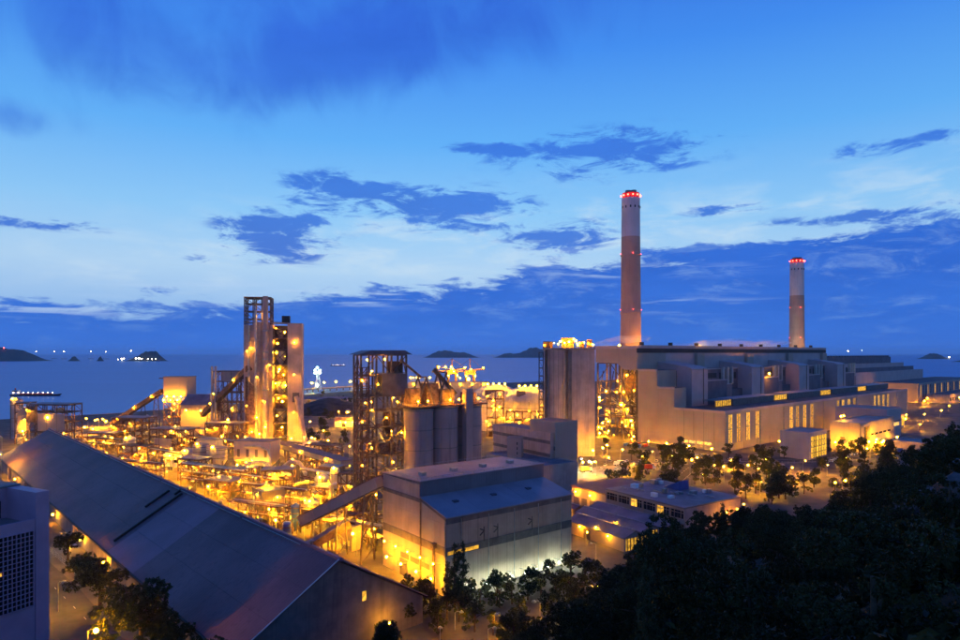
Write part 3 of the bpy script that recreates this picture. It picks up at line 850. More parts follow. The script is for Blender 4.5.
boxo('loading_door', M['slate'], pk, -.2, -.02, 24, 29, 0, 6)
for k, y in enumerate((5, 14, 24, 34)): bar('lamp_arm', M['galv'], pk, (0, y, 5.2), (-2.6, y, 5.6), .15); lamp(pk, (-2.8, y, 5.4), 'near', .42)
for k in range(9):
    x = 9 + k * 5.7; bar('lamp_arm', M['galv'], pk, (x, 0, 3.2), (x, -2.2, 3.5), .15); lamp(pk, (x, -2.8, 1.9 + .5 * (k % 2)), 'white', .23)
for k in range(5): bar('lamp_arm', M['galv'], pk, (0, 3 + 8 * k, 10.5), (-3, 3 + 8 * k, 11), .15); lamp(pk, (-3.2, 3 + 8 * k, 11), 'near', .3)

# ================================================================== SILO GROUP behind it
sg = thing('silo_block', 'row of tall grey concrete silos with a lift shaft behind the packing house', 'silo', (gx(443, 300), 300, 0), R(38))
for k, (x, r, h) in enumerate(((-13.5, 6.6, 54.3), (0, 7.0, 54.8), (14.6, 6.6, 54.5))):
    s_ = MB().lathe([(r, 0), (r, h)], 40, x, 0).build('silo_shell', M['silo'], sg)
    MB().lathe([(r + .35, h - .5), (r + .35, h + .5)], 40, x, 0).build('rim', M['concrete_dark'], sg)
    for j in range(5): MB().lathe([(r + .02, 9 + j * 9), (r + .1, 9.05 + j * 9), (r + .1, 9.35 + j * 9), (r + .02, 9.4 + j * 9)], 40, x, 0, cap=False).build('pour_joint', M['concrete_dark'], sg)
boxo('lift_shaft', M['silo'], sg, 7.8, 11.6, -8.0, -4.6, 0, 63)
boxo('deck', M['rust'], sg, -21, 22, -6, 7, 55.4, 56.0)
railing(sg, -21, 22, -6, 7, 56.0, n=9)
for (x0, x1, h) in ((-19, -14, 8), (-10, -4, 10), (-2, 5, 7), (13, 18, 5)): boxo('machine_house', M['rust'], sg, x0, x1, -2, 4, 56.05, 56 + h)
for cx, hh in ((-12, 69), (-1, 71)):
    for s in (-1, 1): bar('bent', M['steel'], sg, (cx + s * 4.4, -4, 56), (cx, -4, hh), .55); bar('bent', M['steel'], sg, (cx + s * 4.4, 3, 56), (cx, 3, hh), .55)
    bar('bent_tie', M['steel'], sg, (cx, -4, hh), (cx, 3, hh), .55)
bar('spout', M['rust'], sg, (-12, 0, 68.8), (-22, 2, 77), .9)
for x in (-17, -11.8, 0.5, 5.5, 17): lamp(sg, (x, -5.2, 58.3), 'far', .28)

# ================================================================== STEEL TOWER
stt = thing('steel_tower', 'dark open steel tower with cladded top room, stairs and flat roof', 'tower', (gx(380, 292), 292, 0), R(26))
lv = [6, 13, 20, 27, 34, 41, 47, 54, 61, 70, 79]
frame(stt, -10.5, 10.5, -6, 6, 0, lv, 4, 3, M['steel'], .75, .5, True, floors=(2, 4, 6, 8, 9), mfloor=M['rust'])
frame(stt, -13.5, -8.2, -9.5, -6.6, 0, [4.6 * k for k in range(1, 17)], 3, 2, M['rust'], .4, .3, True, floors=tuple(range(0, 16, 2)), mfloor=M['rust'])
MB().prism([(-12.5, 79.3), (-6.5, 81.2), (9, 81.2), (12.6, 79.3)], 'y', -8.6, 8).build('roof', M['slate'], stt)
boxo('machine_room', M['band'], stt, -1, 10.9, -6.4, 6.2, 61.4, 70.6)
boxo('machine_room', M['rust'], stt, 4, 9, -5, 3, 70.9, 76.2)
boxo('hopper_house', M['rust'], stt, -2, 6, -5, 4, 34.4, 39.5)
boxo('hopper_house', M['rust'], stt, -6, 3, -4.5, 4, 20.4, 25)
tb = MB().tube([(-4, -2, 54), (-4, -2, 48), (-1, -3, 42), (3, -3, 35)], 1.1, 10).build('chute', M['pipe'], stt)
MB().lathe([(.6, 41.3), (2.6, 46), (2.6, 53)], 16, 4, -1).build('cyclone', M['rust'], stt)
for k in range(6): railing(stt, -10.6, 10.6, -6.1, 6.1, (20, 34, 47, 61, 70, 54)[k], M['steel'], 5)
for (x, y, z) in ((-8, -7, 77), (0, -7, 77.2), (-3, -7, 66), (6, -7, 58), (-9, -7.5, 58), (1, -7, 51), (8, -7, 44), (-6, -7.3, 38), (4, -7, 31), (-11, -9.8, 68), (-11, -9.8, 50), (-11, -9.8, 31), (-4, -7, 17), (5, -7, 10), (0, 7, 20), (0, 7, 45)):
    lamp(stt, (x, y, z), 'far', .22)

for (x, y, z) in ((-6, -7.6, 72), (4, -7.6, 60), (-6, -7.6, 55), (3, -7.6, 45), (-7, -7.6, 40), (5, -7.6, 28), (-5, -7.6, 24), (6, -7.6, 14), (0, 0, 12), (0, 0, 30), (-4, 0, 58)):  # hooded floods added to light up the steelwork
    hd = lamp(stt, (x, y, z), 'flood', .2); link('lamp_shade', hood(.2), hd); bar('lamp_arm', M['galv'], stt, (x, y + 1.6, z + .35), (x, y, z + .35), .12)
# conveyor between tower top and silos
gallery('thin steel conveyor spout from the steel tower roof down to the silos', (-22, 300, 72), (-12, 305, 60), 1.2, 1.0, M['steel'], 0, M['steel'])
# gallery from the packing house down left
gallery('beige inclined conveyor gallery joining the left wall of the packing house', (-72, 262, 9.5), (-37, 240.5, 29.8), 4.2, 3.8, M['beige'], 3, M['roofpanel'], windows=0)
gallery('short low conveyor gallery under the beige one', (-66, 247, 4), (-52, 256, 11), 3.2, 2.6, M['rust'], 1, M['roofgrey'])

# ================================================================== PREHEATER TOWER
PDm = 545.0
ph = thing('preheater_tower', 'tall concrete preheater tower with a lit open bay and steel top frame', 'tower', (gx(271.5, PDm), PDm, 0), R(11))
mpx = PDm / FPX
# left shaft group: fluted concrete piers
for k, (x0, x1, y0, h) in enumerate(((-22.5, -15.0, 0, 104), (-14.8, -9.0, -1.5, 105.5), (-8.8, -2.6, 0, 105), (-2.4, 0.8, 1.0, 104))):
    boxo('concrete_pier', M['concrete'], ph, x0, x1, y0, 20, 0, h)
for k, x in enumerate((-18.2, -12.4)):
    MB().tube([(x, -1.6 - k * 1.5, 8), (x, -1.6 - k * 1.5, 104 + 12 * k)], 1.0, 10).build('riser_pipe', M['pipe'], ph)
bar('main_duct', M['concrete'], ph, (-4.6, -2.6, 0), (-4.6, -2.6, 128), 4.6, 'cyl')
for z in (22, 48, 74, 80, 98): MB().lathe([(2.35, z), (2.75, z + .1), (2.75, z + 1.2), (2.35, z + 1.3)], 20, -4.6, -2.6, cap=False).build('duct_flange', M['galv'], ph)
boxo('right_slab', M['concrete'], ph, 13.2, 25, -1, 20, 0, 105.5)
boxo('back_wall', M['concrete_dark'], ph, .8, 13.2, 17, 20, 0, 104)
for z in (8, 20, 32, 44, 57, 70, 83, 93, 101):
    boxo('floor', M['slab'], ph, .82, 13.18, 0, 17, z - .4, z)
    railing(ph, .9, 13.1, 0.1, 16.5, z, M['steel'], 3)
for k, (z, z1) in enumerate(((8, 20), (20, 32), (32, 44), (44, 57), (57, 70), (70, 83), (83, 93), (93, 101))):
    bar('brace', M['steel'], ph, (1, .3, z), (13, .3, z1 - .5), .5); bar('brace', M['steel'], ph, (13, .5, z), (1, .5, z1 - .5), .5)
    if k % 2: MB().lathe([(1.0, z + .1), (4, z + 5), (4, z1 - 1.5)], 18, 7, 8).build('cyclone', M['pipe'], ph)
    else: boxo('machine', M['rust'], ph, 3, 9, 5, 11, z, z + 5)
for (x, y, z) in ((3, 1.5, 101), (10, 1.5, 98), (3, 1.5, 80), (10, 1.5, 77), (6, 1.5, 66), (3, 1.5, 54), (11, 1.5, 52), (5, 1.5, 41), (10, 1.5, 29), (4, 1.5, 26), (8, 1.5, 16), (7, 4, 99), (4, 4, 88), (9, 4, 79), (5, 4, 64), (9, 4, 61), (6, 4, 50), (8, 4, 38)): lamp(ph, (x, y + 1.5 + 3 * ((z * 7) % 3) / 2, z), 'flood' if z % 2 == 0 else 'far', .36 + .25 * ((z * 5) % 4) / 3)
frame(ph, -22, -1, 1, 19, 104, [109, 115.5, 122, 127], 4, 3, M['steel'], .9, .6, True, floors=())
boxo('top_deck', M['rust'], ph, -22.6, -.4, .4, 19.6, 127.2, 127.7)
boxo('top_deck', M['slab'], ph, -22.6, 13, .2, 19.8, 105.6, 106.1)
boxo('head_house', M['black'], ph, 8, 14.5, 4, 12, 106.2, 112)
railing(ph, -22.6, 13, .2, 19.8, 106.1, M['steel'], 8)
lamp(ph, (-6, -.5, 112), 'far', .55); lamp(ph, (19, -2, 89), 'far', .3); lamp(ph, (-16, -3.8, 84), 'far', .3)
MB().tube([(20.5, -2.5, 43), (22.5, -3.5, 36), (27, -10, 12), (29, -14, 3)], 2.3, 14).build('tertiary_duct', M['concrete'], ph)
boxo('duct_hood', M['band'], ph, 17.5, 23, -4, -1, 38, 46)
for (x, z) in ((-19, 36), (-11, 60), (-19, 82), (-6, 40), (19, 30), (19, 62), (-1, 70)):  # wall floods added to make the tower faces paler and warmer
    bar('flood_arm', M['galv'], ph, (x, 0, z), (x, -6, z), .25); hd = lamp(ph, (x, -6.2, z), 'far', .5); link('lamp_shade', hood(.5), hd)
MB().prism([(-19, 20), (-12, 20), (-13.5, 52), (-17, 56)], 'y', -6.5, -3.4).build('hopper_frame', M['rust'], ph)
bar('stair_core', M['rust'], ph, (-19.6, -2.4, 0), (-19.6, -2.4, 60), 2.2)
for (x, z) in ((-20, 10), (-15, 14), (-9, 12), (-4, 18), (-11, 26), (-22, 22), (6, 6), (17, 8)): lamp(ph, (x, -6.5 - (x % 3), z), 'far', .5)
for (x, y, z) in ((-24, -18, 6), (-10, -24, 6), (6, -24, 6), (22, -20, 6), (-34, -6, 24), (34, -10, 8)):  # base floods added to wash the tower walls from below
    bar('flood_post', M['galv'], ph, (x, y, 0), (x, y, z), .3); lamp(ph, (x, y, z + .4), 'flood', .5)

# ================================================================== TALL SILO TOWER
ts = thing('silo_tower', 'tall beige block of joined silos with brilliant lights on its flat top', 'silo', (gx(569, 505), 505, 0), R(-8))
for i in (-1, 1):
    for j in (0, 1): MB().lathe([(9.6, 0), (9.6, 82.5)], 36, i * 9.9, j * 19.6).build('silo_shell', M['concrete'], ts)
boxo('infill_wall', M['concrete'], ts, 10, 19.8, -8, 27, 0, 82.3)
boxo('infill_wall', M['concrete'], ts, -19.2, -11, 2, 27, 0, 82.2)
boxo('joint_recess', M['concrete_dark'], ts, -.9, 2.2, -7.6, 20, 0, 82.4)
boxo('pilaster', M['concrete'], ts, 2.3, 6.0, -9.4, 0, 0, 82.45)
for k in range(5): boxo('rib', M['concrete_dark'], ts, -18.6 + 3.4 * k, -18.2 + 3.4 * k, -7.6 - 2.2 * math.sin(math.pi * (k + .8) / 5.6), 0, 0, 82.35)
boxo('top_slab', M['slab'], ts, -20.2, 20.2, -10.2, 29.4, 82.6, 84.0)
railing(ts, -20, 20, -10, 29, 84.0, M['rust'], 10)
frame(ts, -23.5, -20.3, -4, 4, 0, [6.2 * k for k in range(1, 14)], 2, 2, M['steel'], .4, .3, True, floors=tuple(range(0, 13)), mfloor=M['rust'])
for (x0, x1, h) in ((-18, -13, 5), (-6, 4, 8), (8, 12, 5), (14, 18, 6.5)): boxo('machine_house', M['rust'], ts, x0, x1, 2, 9, 84.05, 84 + h)
boxo('head_house', M['rust'], ts, -20, -14.5, -8, 4, 84.05, 89)
for k in range(17):
    x = -19 + 38 * k / 16 + 1.1 * math.sin(k * 5.1); z = 86 + 4.5 * abs(math.sin(k * 2.3)) * math.exp(-(x / 11) ** 2) + .8 * math.sin(k * 3.7) ** 2; y = -8.8 + 4 * math.sin(k * 1.9) ** 2
    bar('lamp_post', M['galv'], ts, (x, y + .3, 84), (x, y + .3, z), .2); lamp(ts, (x, y, z), 'far', .3 + .45 * math.exp(-(x / 7) ** 2))
for (x, y) in ((26, -6), (30, 10), (-2, -22), (18, -20)):  # floods added near the foot to warm the silo walls
    bar('flood_post', M['galv'], ts, (x, y, 0), (x, y, 6), .3); lamp(ts, (x, y, 6.4), 'flood', .48)
# annexes left of it
AR = math.atan2(-.835, .55)
an = block('conveyor_house', 'long low beige house with banded walls left of the tall silo tower', 'building', (9, 444), AR, 62, 15, 30, M['concrete'], M['roofpanel'])
for k in range(3): boxo('band_panel', M['band'], an, 0, 62, -.12, -.02, 8 + 8 * k, 10 + 8 * k)
an = block('transfer_house', 'beige box house with dark roof at the foot of the tall silo tower', 'building', (32, 412), AR + .05, 24, 19, 36.5, M['beige'], M['roofpanel'], nwin=3, rows=1, lit=0, winz=(26, 28))
boxo('band_panel', M['band'], an, -.1, 24, -.14, -.02, 20, 22.5); boxo('band_panel', M['band'], an, -.12, -.02, 0, 19, 20, 22.5)
an = block('low_workshop', 'low workshop with flat blue-grey roof in front of the conveyor house', 'building', (4, 412), AR, 58, 26, 15, M['concrete'], M['roofgrey'], nwin=0)
boxo('strip_window', LITW2, an, 30, 57, -.06, -.02, 3, 5)
an = block('stair_tower', 'pale square stair tower rising from the low workshop roof', 'tower', (gx(507, 398), 398), R(-12), 9.0, 8, 26.5, M['beige'], M['slab'])
for k in range(4): boxo('slit_window', M['glass'], an, 6.2, 6.7, -.06, -.02, 14 + 3 * k, 15.6 + 3 * k)
an = block('stair_tower', 'pale narrow stair tower between workshop and tall silo tower', 'tower', (gx(553, 425), 425), R(-12), 6.5, 6, 20, M['beige'], M['slab'])
for k in range(3): boxo('slit_window', M['glass'], an, 4.2, 4.7, -.06, -.02, 6 + 4 * k, 8 + 4 * k)

for x, y in ((496, 476), (522, 482), (548, 484), (506, 470)):  # lamps added behind the packing house to light the annexes warmly
    street_lamp(gp(x, y), 9, 'lamp added out of sight to light the low workshop', 'added lamps by the low workshop', 'far', .7, None, 0)
# ================================================================== POWER STATION
PO = Vector((198.0, 517.0)); PR = math.atan2(.664, .747)
def pw(a, b): return Vector((PO.x + .747 * a - .664 * b, PO.y + .664 * a + .747 * b))
th = thing('turbine_hall', 'very long beige turbine hall with groups of tall lit windows', 'hall', (PO.x, PO.y, 0), PR)
LA = 484
MB().box(0, LA, 0, 46, 0, 32).build('wall', M['beige'], th)
boxo('roof', M['roofdark'], th, .6, LA - .6, .6, 45.5, 32.05, 32.25)
boxo('parapet', M['lilac'], th, -.3, LA, -.3, .5, 31, 33.2); boxo('parapet', M['lilac'], th, -.32, .5, .5, 46, 31.02, 33.1)
for grp in range(4):
    for k in range(4):
        a = 117 * grp + (5, 19, 36, 53)[k]
        if grp == 3: a -= 2
        w = boxo('window', LITW, th, a, a + 6.4, -.1, -.03, 6.5, 29.5)
        sub(w, 'mullion', M['beige'], a + 2.6, a + 3.8, -.3, -.11, 6.4, 29.6)
        sub(w, 'jamb', M['lilac'], a - .7, a - .02, -.45, -.02, 6, 30); sub(w, 'jamb', M['lilac'], a + 6.42, a + 7.1, -.45, -.02, 6, 30)
        sub(w, 'transom', M['band'], a, a + 6.4, -.24, -.12, 17.4, 18.1)
for k in range(20): boxo('wall_joint', M['band'], th, 8 + 24.2 * k + .0, 8.25 + 24.2 * k, -.14, -.02, 0, 5.8)
for k in range(1, 5): boxo('wall_joint', M['band'], th, -.14, -.02, 9.2 * k, 9.2 * k + .25, 0, 30.9)
for k in range(9): bar('downpipe', M['galv'], th, (62 + 47 * k, -.4, 0), (62 + 47 * k, -.4, 31), .5)
for k in range(4): boxo('strip_window', LITW2, th, -.1, -.03, 12 + 7 * k, 17.8 + 7 * k, 4.0, 6.2)
for grp in range(4):
    a = 116.5 * grp + 33
    boxo('lantern_glazing', LITW, th, a, a + 28, 26, 26.2, 33, 38)
    boxo('lantern_roof', M['slab'], th, a - .5, a + 28.5, 25.5, 38, 38.05, 38.6)
    for k in range(8): boxo('lantern_bar', M['steel'], th, a + 4 * k - .25, a + 4 * k + .25, 25.7, 25.98, 33, 38)
    boxo('roof_monitor', M['band'], th, a + 30, a + 113, 25, 40, 32.3, 38.3)
    boxo('monitor_roof', M['lilac'], th, a + 29.6, a + 113.4, 24.6, 40.4, 38.32, 38.9)
fl = 0
for (a, b_) in [(30 + 40 * k, -13) for k in range(11)] + [(-14, 4), (-14, 24), (-15, 44), (-15, 62), (-14, 80)]:  # low floods added to brighten the hall walls from the base
    q_ = pw(a, b_); t_ = thing('floodlight', 'added ground floodlight washing the turbine hall wall', 'floodlight', (q_.x, q_.y, 0), PR, 'added floodlights at the turbine hall')
    boxo('base', M['slab'], t_, -.8, .8, -.8, .8, 0, .5); bar('stand', M['galv'], t_, (0, 0, .5), (0, 0, 3), .3); lamp(t_, (0, 0, 3.6), 'flood', .29, 'lamp_head')
bh = thing('boiler_house', 'huge stepped lilac boiler house with four projecting boiler blocks', 'building', (PO.x, PO.y, 0), PR)
boxo('bunker_bay', M['beige'], bh, .02, 19, 46.05, 63, 0, 49.5); boxo('bunker_roof', M['roofdark'], bh, .6, 18.6, 47, 62.9, 49.52, 49.7)
boxo('bunker_parapet', M['lilac'], bh, -.2, .6, 46, 63, 48.6, 50.6)
boxo('deaerator_bay', M['beige'], bh, .04, 31, 63.05, 83, 0, 64.5); boxo('deaerator_bay', M['slate'], bh, 31.02, 437, 63.05, 83, 0, 63.8); boxo('deaerator_roof', M['roofdark'], bh, .6, 436, 64, 82.9, 64.52, 64.7)
boxo('bay_parapet', M['lilac'], bh, -.2, .6, 63, 83, 63.6, 65.6)
for k in range(4):
    a = 32 + 115.7 * k; e = min(a + 115.6, 437)
    MB().prism([(48, 0), (83.2, 0), (83.2, 72), (52, 67.5), (48, 65.5)], 'x', a, a + 28).build('boiler_block', M['lilac'], bh)
    boxo('cap_strip', M['beige'], bh, a - .15, a + 28.15, 47.8, 48.0, 64.6, 65.4)
    boxo('side_house', M['slate'], bh, a + 28.1, a + 74, 53, 63.0, 30, 53.5); boxo('vent_house', M['mauve'], bh, a + 74.1, a + 90, 56, 63.0, 30, 49)
    boxo('low_house', M['slate'], bh, a + 90.1, e - .1, 58, 63.0, 30, 44)
    boxo('louvre', M['black'], bh, a + 32, a + 72, 62.7, 63.0, 55.5, 60.5); boxo('louvre', M['black'], bh, a + 78, e - 4, 62.7, 63.0, 54, 60.5)
    for j_ in range(3): boxo('duct_riser', M['tank'], bh, a + 80 + 9 * j_, a + 83 + 9 * j_, 60, 62.6, 49, 66)
    boxo('coping', M['lilac'], bh, a + 28.1, e, 62.4, 63.4, 63.9, 65.2); boxo('coping', M['lilac'], bh, a + 28.1, a + 74.3, 52.6, 53.2, 53.4, 54.4)
    boxo('coping', M['lilac'], bh, a + 74.4, a + 90, 55.6, 56.2, 48.9, 49.8)
    bar('ladder', M['steel'], bh, (a + 20, 47.7, 33), (a + 20, 47.7, 66), .5)
    railing(bh, a + 28.5, a + 73.6, 53.4, 62, 53.6, M['galv'], 6)
lamp(bh, (192, 50, 58), 'far', .9); bar('lamp_arm', M['galv'], bh, (192, 53, 58), (192, 50, 58), .3)
# upper hall
boxo('upper_hall', M['lilac'], bh, 46, 437, 83.3, 129, 0, 85.5)
MB().prism([(83.25, 64.6), (83.25, 85.5), (129.5, 85), (129.5, 71), (105, 70.5), (97, 64.6)], 'x', -1.5, 45.9).build('duct_house', M['beige'], bh)
boxo('roof_fascia', M['lilac'], bh, -2, 438, 82.6, 83.2, 84.6, 87.2); boxo('roof_fascia', M['lilac'], bh, -2.2, -1.55, 83.3, 130, 84.0, 86.6)
boxo('dark_louvre_band', M['black'], bh, -1.9, 437.5, 82.7, 83.15, 80.2, 84.2)
boxo('upper_roof', M['roofgrey'], bh, -1, 437, 83.3, 129.5, 85.6, 86.4)
for k in range(4): boxo('stair_shaft', M['beige'], bh, 98 + 107 * k, 112 + 107 * k, 80, 83.1, 64.6, 79.6)
for k in range(9): boxo('roof_vent', M['black'], bh, 8 + 48 * k, 11 + 48 * k, 84, 87, 87.2, 90)
for k in range(12): boxo('roof_floodlight', M['galv'], bh, 20 + 36 * k, 21.5 + 36 * k, 118, 119, 86.42, 87.0); lamp(bh, (20.7 + 36 * k, 118.4, 87.3), 'flood', .4)  # added out of sight behind the parapet to uplight chimneys and steam
for (a, b_) in ((66, 131), (80, 131), (94, 131), (488, 131), (505, 131), (519, 131)): bar('flood_post', M['galv'], bh, (min(a, 436), 129.3, 70), (a, b_, 82), .4); lamp(bh, (a, b_, 82.4), 'far', .8)  # added lamps that throw light up the chimney shafts
# open steel frame below the duct house
sf = thing('boiler_steel_frame', 'brightly lit open steel frame under the end of the boiler house', 'frame', (PO.x, PO.y, 0), PR)
frame(sf, 1, 44, 85, 129, 0, [10, 20, 31, 42, 53, 70.2], 4, 4, M['steel'], 1.3, .9, True, floors=(0, 1, 2, 3), mfloor=M['rust'])
for k in range(7): bar('diagonal', M['steel'], sf, (0.4, 86 + 6 * k, 2 if k % 2 else 63), (.4, 92 + 6 * k, 30 if k % 2 else 33), .7)
MB().prism([(88, 46), (99, 40), (104, 46), (104, 60), (88, 60)], 'x', 10, 30).build('hopper', M['rust'], sf)
MB().tube([(6, 100, 6), (6, 100, 34), (12, 108, 44), (20, 112, 64)], 3.0, 14).build('flue_duct', M['pipe'], sf)
MB().tube([(5, 92, 4), (5, 92, 20), (5, 106, 26), (5, 122, 26)], 1.6, 12).build('pipe', M['pipe'], sf)
rr = random.Random(5)
for k in range(40): lamp(sf, (-1.2 + 14 * rr.random() ** 1.5, 86 + 43 * rr.random(), 3 + 58 * rr.random() ** 1.4), 'far' if k % 3 else 'flood', .3 + .3 * rr.random())
for k in range(26):   # pipe runs on the platforms
    z = rr.choice((10.6, 20.6, 31.6, 42.6)) + rr.random() * 3; y = 86 + 34 * rr.random()
    bar('pipe', M['pipe'], sf, (rr.uniform(-.5, 8), y, z), (rr.uniform(-.5, 8), y + 9, z + rr.choice((0, 0, 4))), .6, 'cyl')

def chimney(label, a, b, r0, r1, h, hpale):
    p = pw(a, b); t_ = thing('chimney', label, 'chimney', (p.x, p.y, 0))
    f = lambda z: r0 + (r1 - r0) * (z / h) ** .7
    MB().lathe([(f(hpale * k / 8), hpale * k / 8) for k in range(9)], 48).build('shaft', M['stack'], t_)
    MB().lathe([(f(hpale) + .05, hpale - .01), (r1 + .05, h)], 48).build('pale_band', M['stackpale'], t_)
    MB().lathe([(r1 * .94, h), (r1 * .94, h + 5.5)], 40).build('crown', M['red'], t_)
    for k in range(4):
        an_ = k * math.pi / 2 + .6
        MB().lathe([(r1 * .32, h), (r1 * .32, h + 8)], 18, r1 * .42 * math.cos(an_), r1 * .42 * math.sin(an_)).build('flue', M['concrete_dark'], t_)
    for zz, nn in ((h + 2.5, 7), (hpale - 18, 3), (hpale * .62, 3), (hpale * .36, 3)):
        r = (f(min(zz, h)) if zz < h else r1) + .7
        for k in range(nn):
            an_ = -math.pi / 2 + (k - (nn - 1) / 2) * (math.pi / (nn - 1)) * .98
            lamp(t_, (r * math.cos(an_), r * math.sin(an_), zz), 'red', 1.0 if zz > h else .38, 'warning_light')
    for k in range(3): MB().lathe([(f(hpale * (.3 + .3 * k)) + .05, hpale * (.3 + .3 * k)), (f(hpale * (.3 + .3 * k)) + .9, hpale * (.3 + .3 * k) + .2), (f(hpale * (.3 + .3 * k)) + .9, hpale * (.3 + .3 * k) + 1), (f(hpale * (.3 + .3 * k)) + .05, hpale * (.3 + .3 * k) + 1.2)], 40, cap=False).build('gallery_ring', M['stack'], t_)
    for k in range(6):
        an_ = -math.pi * (.1 + .16 * k); boxo('vent_hole', M['black'], t_, (r1 + .02) * math.cos(an_) - .7, (r1 + .02) * math.cos(an_) + .7, (r1 + .02) * math.sin(an_) - .4, (r1 + .02) * math.sin(an_) + .4, h - 11, h - 8.5)
chimney('tallest round chimney with pale top and red lights, left of the two', 80, 147, 12.3, 9.4, 244, 203)
chimney('shorter round chimney with pale top and red lights, right of the two', 502, 147, 12.0, 9.6, 215, 166)

# station further along
sa = thing('second_boiler_house', 'long dark flat-topped block beyond the boiler house', 'building', (*pw(452, 132), 0), PR)
MB().box(0, 435, 0, 36, 0, 73).build('wall', M['slate'], sa)
for k in range(36): boxo('roof_vent', M['slate'], sa, 4 + 12 * k, 9 + 12 * k, 1, 5, 73.02, 75.5)
for k in range(3): boxo('stepped_roof', M['lilac' if k != 1 else 'slate'], sa, 60, 480 + 40 * k, -9 - 6 * k, -3.1 - 6 * k, 0, 62 - 7 * k)
lamp(sa, (4, -2, 79), 'white', 1.6); bar('lamp_post', M['galv'], sa, (4, -1, 73), (4, -1.6, 79), .5)
ta = block('second_turbine_hall', 'beige hall with dark flat roof and ribbed front at the right edge', 'hall', pw(721, 47), PR, 380, 66, 30, M['beige'], M['roofdark'])
for k in range(24): boxo('rib', M['lilac'], ta, 4 + 14 * k, 8.4 + 14 * k, -1.4, -.04, 0, 29)
for k in range(23): boxo('window', M['glass'] if k % 3 else LITW, ta, 9 + 14 * k, 17 + 14 * k, -.08, -.03, 8, 27)
tb_ = block('low_annex', 'low flat annex in front of the ribbed hall', 'building', pw(735, 8), PR, 200, 30, 13, M['concrete'], M['roofdark'], nwin=14, rows=1, lit=.3, winz=(4, 9))

for (a, b_) in ((700, 60), (700, 90), (712, 30), (760, 0), (820, 0), (880, 0), (640, 20), (600, 40)):
    q_ = pw(a, b_); street_lamp((q_.x, q_.y, 0), 9, 'tall lamp before the ribbed hall at the right edge', 'lamps by the ribbed hall', 'far', .7, None, .5)
# buildings in front of the turbine hall
b1 = block('glazed_annex', 'lilac box annex with a tall lit glass front by the trees', 'building', (246, 478), PR, 34, 21.6, 19.5, M['lilac'], M['roofgrey'])
for k in range(6): boxo('window', LITW, b1, 3 + 5 * k, 7.4 + 5 * k, -.1, -.03, 1, 17); boxo('mullion', M['steel'], b1, 7.45 + 5 * k, 7.95 + 5 * k, -.3, -.02, .5, 17.5)
for k in range(3): boxo('transom', M['steel'], b1, 3, 32.8, -.22, -.12, 4.5 + 4.3 * k, 4.9 + 4.3 * k)
b2 = block('control_building', 'yellow-lit control building with framed glass entrance', 'building', (307, 517), PR, 86, 22.6, 22.2, M['beige'], M['roofgrey'])
boxo('portal', M['beige'], b2, 1, 3, -2.2, -.02, 0, 20); boxo('portal', M['beige'], b2, 17, 19, -2.2, -.02, 0, 20); boxo('portal', M['beige'], b2, 1, 19, -2.2, -.02, 20.02, 22)
for k in range(4): boxo('window', LITW if k % 2 else M['glass'], b2, 3.2 + 3.5 * k, 6.2 + 3.5 * k, -.1, -.03, 1, 19.5)
boxo('canopy', M['slab'], b2, 36, 60, -9, -.02, 5.2, 6.0)
for k in range(5): boxo('strip_window', M['glass'], b2, 24 + 11 * k, 32 + 11 * k, -.1, -.03, 11, 12.6)
for x in (8, 26, 40, 48, 56): lamp(b2, (x, -4, 4.6 if x > 30 else 8), 'far', .7)

for (x, y) in ((-6, 4), (-7, 16), (14, -7), (30, -8), (66, -8)): bar('flood_post', M['galv'], b2, (x, y, 0), (x, y, 6.6), .2); lamp(b2, (x, y, 7), 'flood', .5)  # extra floods added to brighten the control building
for k in (0, 1): lamp(b2, (20 + 6 * k, 21, 26), 'far', .6); bar('lamp_post', M['galv'], b2, (20 + 6 * k, 21, 22), (20 + 6 * k, 21, 26), .25)
b3 = block('canteen_building', 'pale flat-roofed building on stilts behind the control building', 'building', (375, 590), PR, 42, 44, 27, M['lilac'], M['roofgrey'])
boxo('window', LITW2, b3, 12, 36, -.1, -.03, 11, 14); boxo('window', LITW2, b3, 2, 10, -.1, -.03, 11, 13); boxo('fascia', M['band'], b3, -.2, 42.2, -.2, -.12, 15, 16)
b4 = block('gate_lodge', 'low lilac lodge with sloping roof at the foot of the hill', 'building', (352, 505), PR, 30, 24, 8, M['lilac'], M['roofgrey'], nwin=4, lit=.5, winz=(2, 4.5))
b5 = block('storehouse', 'small beige storehouse with a lit side near the right trees', 'building', pw(262, -42), PR, 52, 24, 15, M['beige'], M['roofdark'], nwin=4, lit=.6, winz=(2, 9))
for x in (6, 30, 48): lamp(b5, (x, -2, 9), 'far', .5)  # lamps added to make the storehouse side brighter
b6 = block('guard_kiosk', 'small kiosk with brightly lit front among the trees', 'building', gp(764, 467), PR + .4, 14, 8, 5, M['white'], M['slab'], nwin=3, lit=1, winz=(1.2, 3.6), lamps=2)

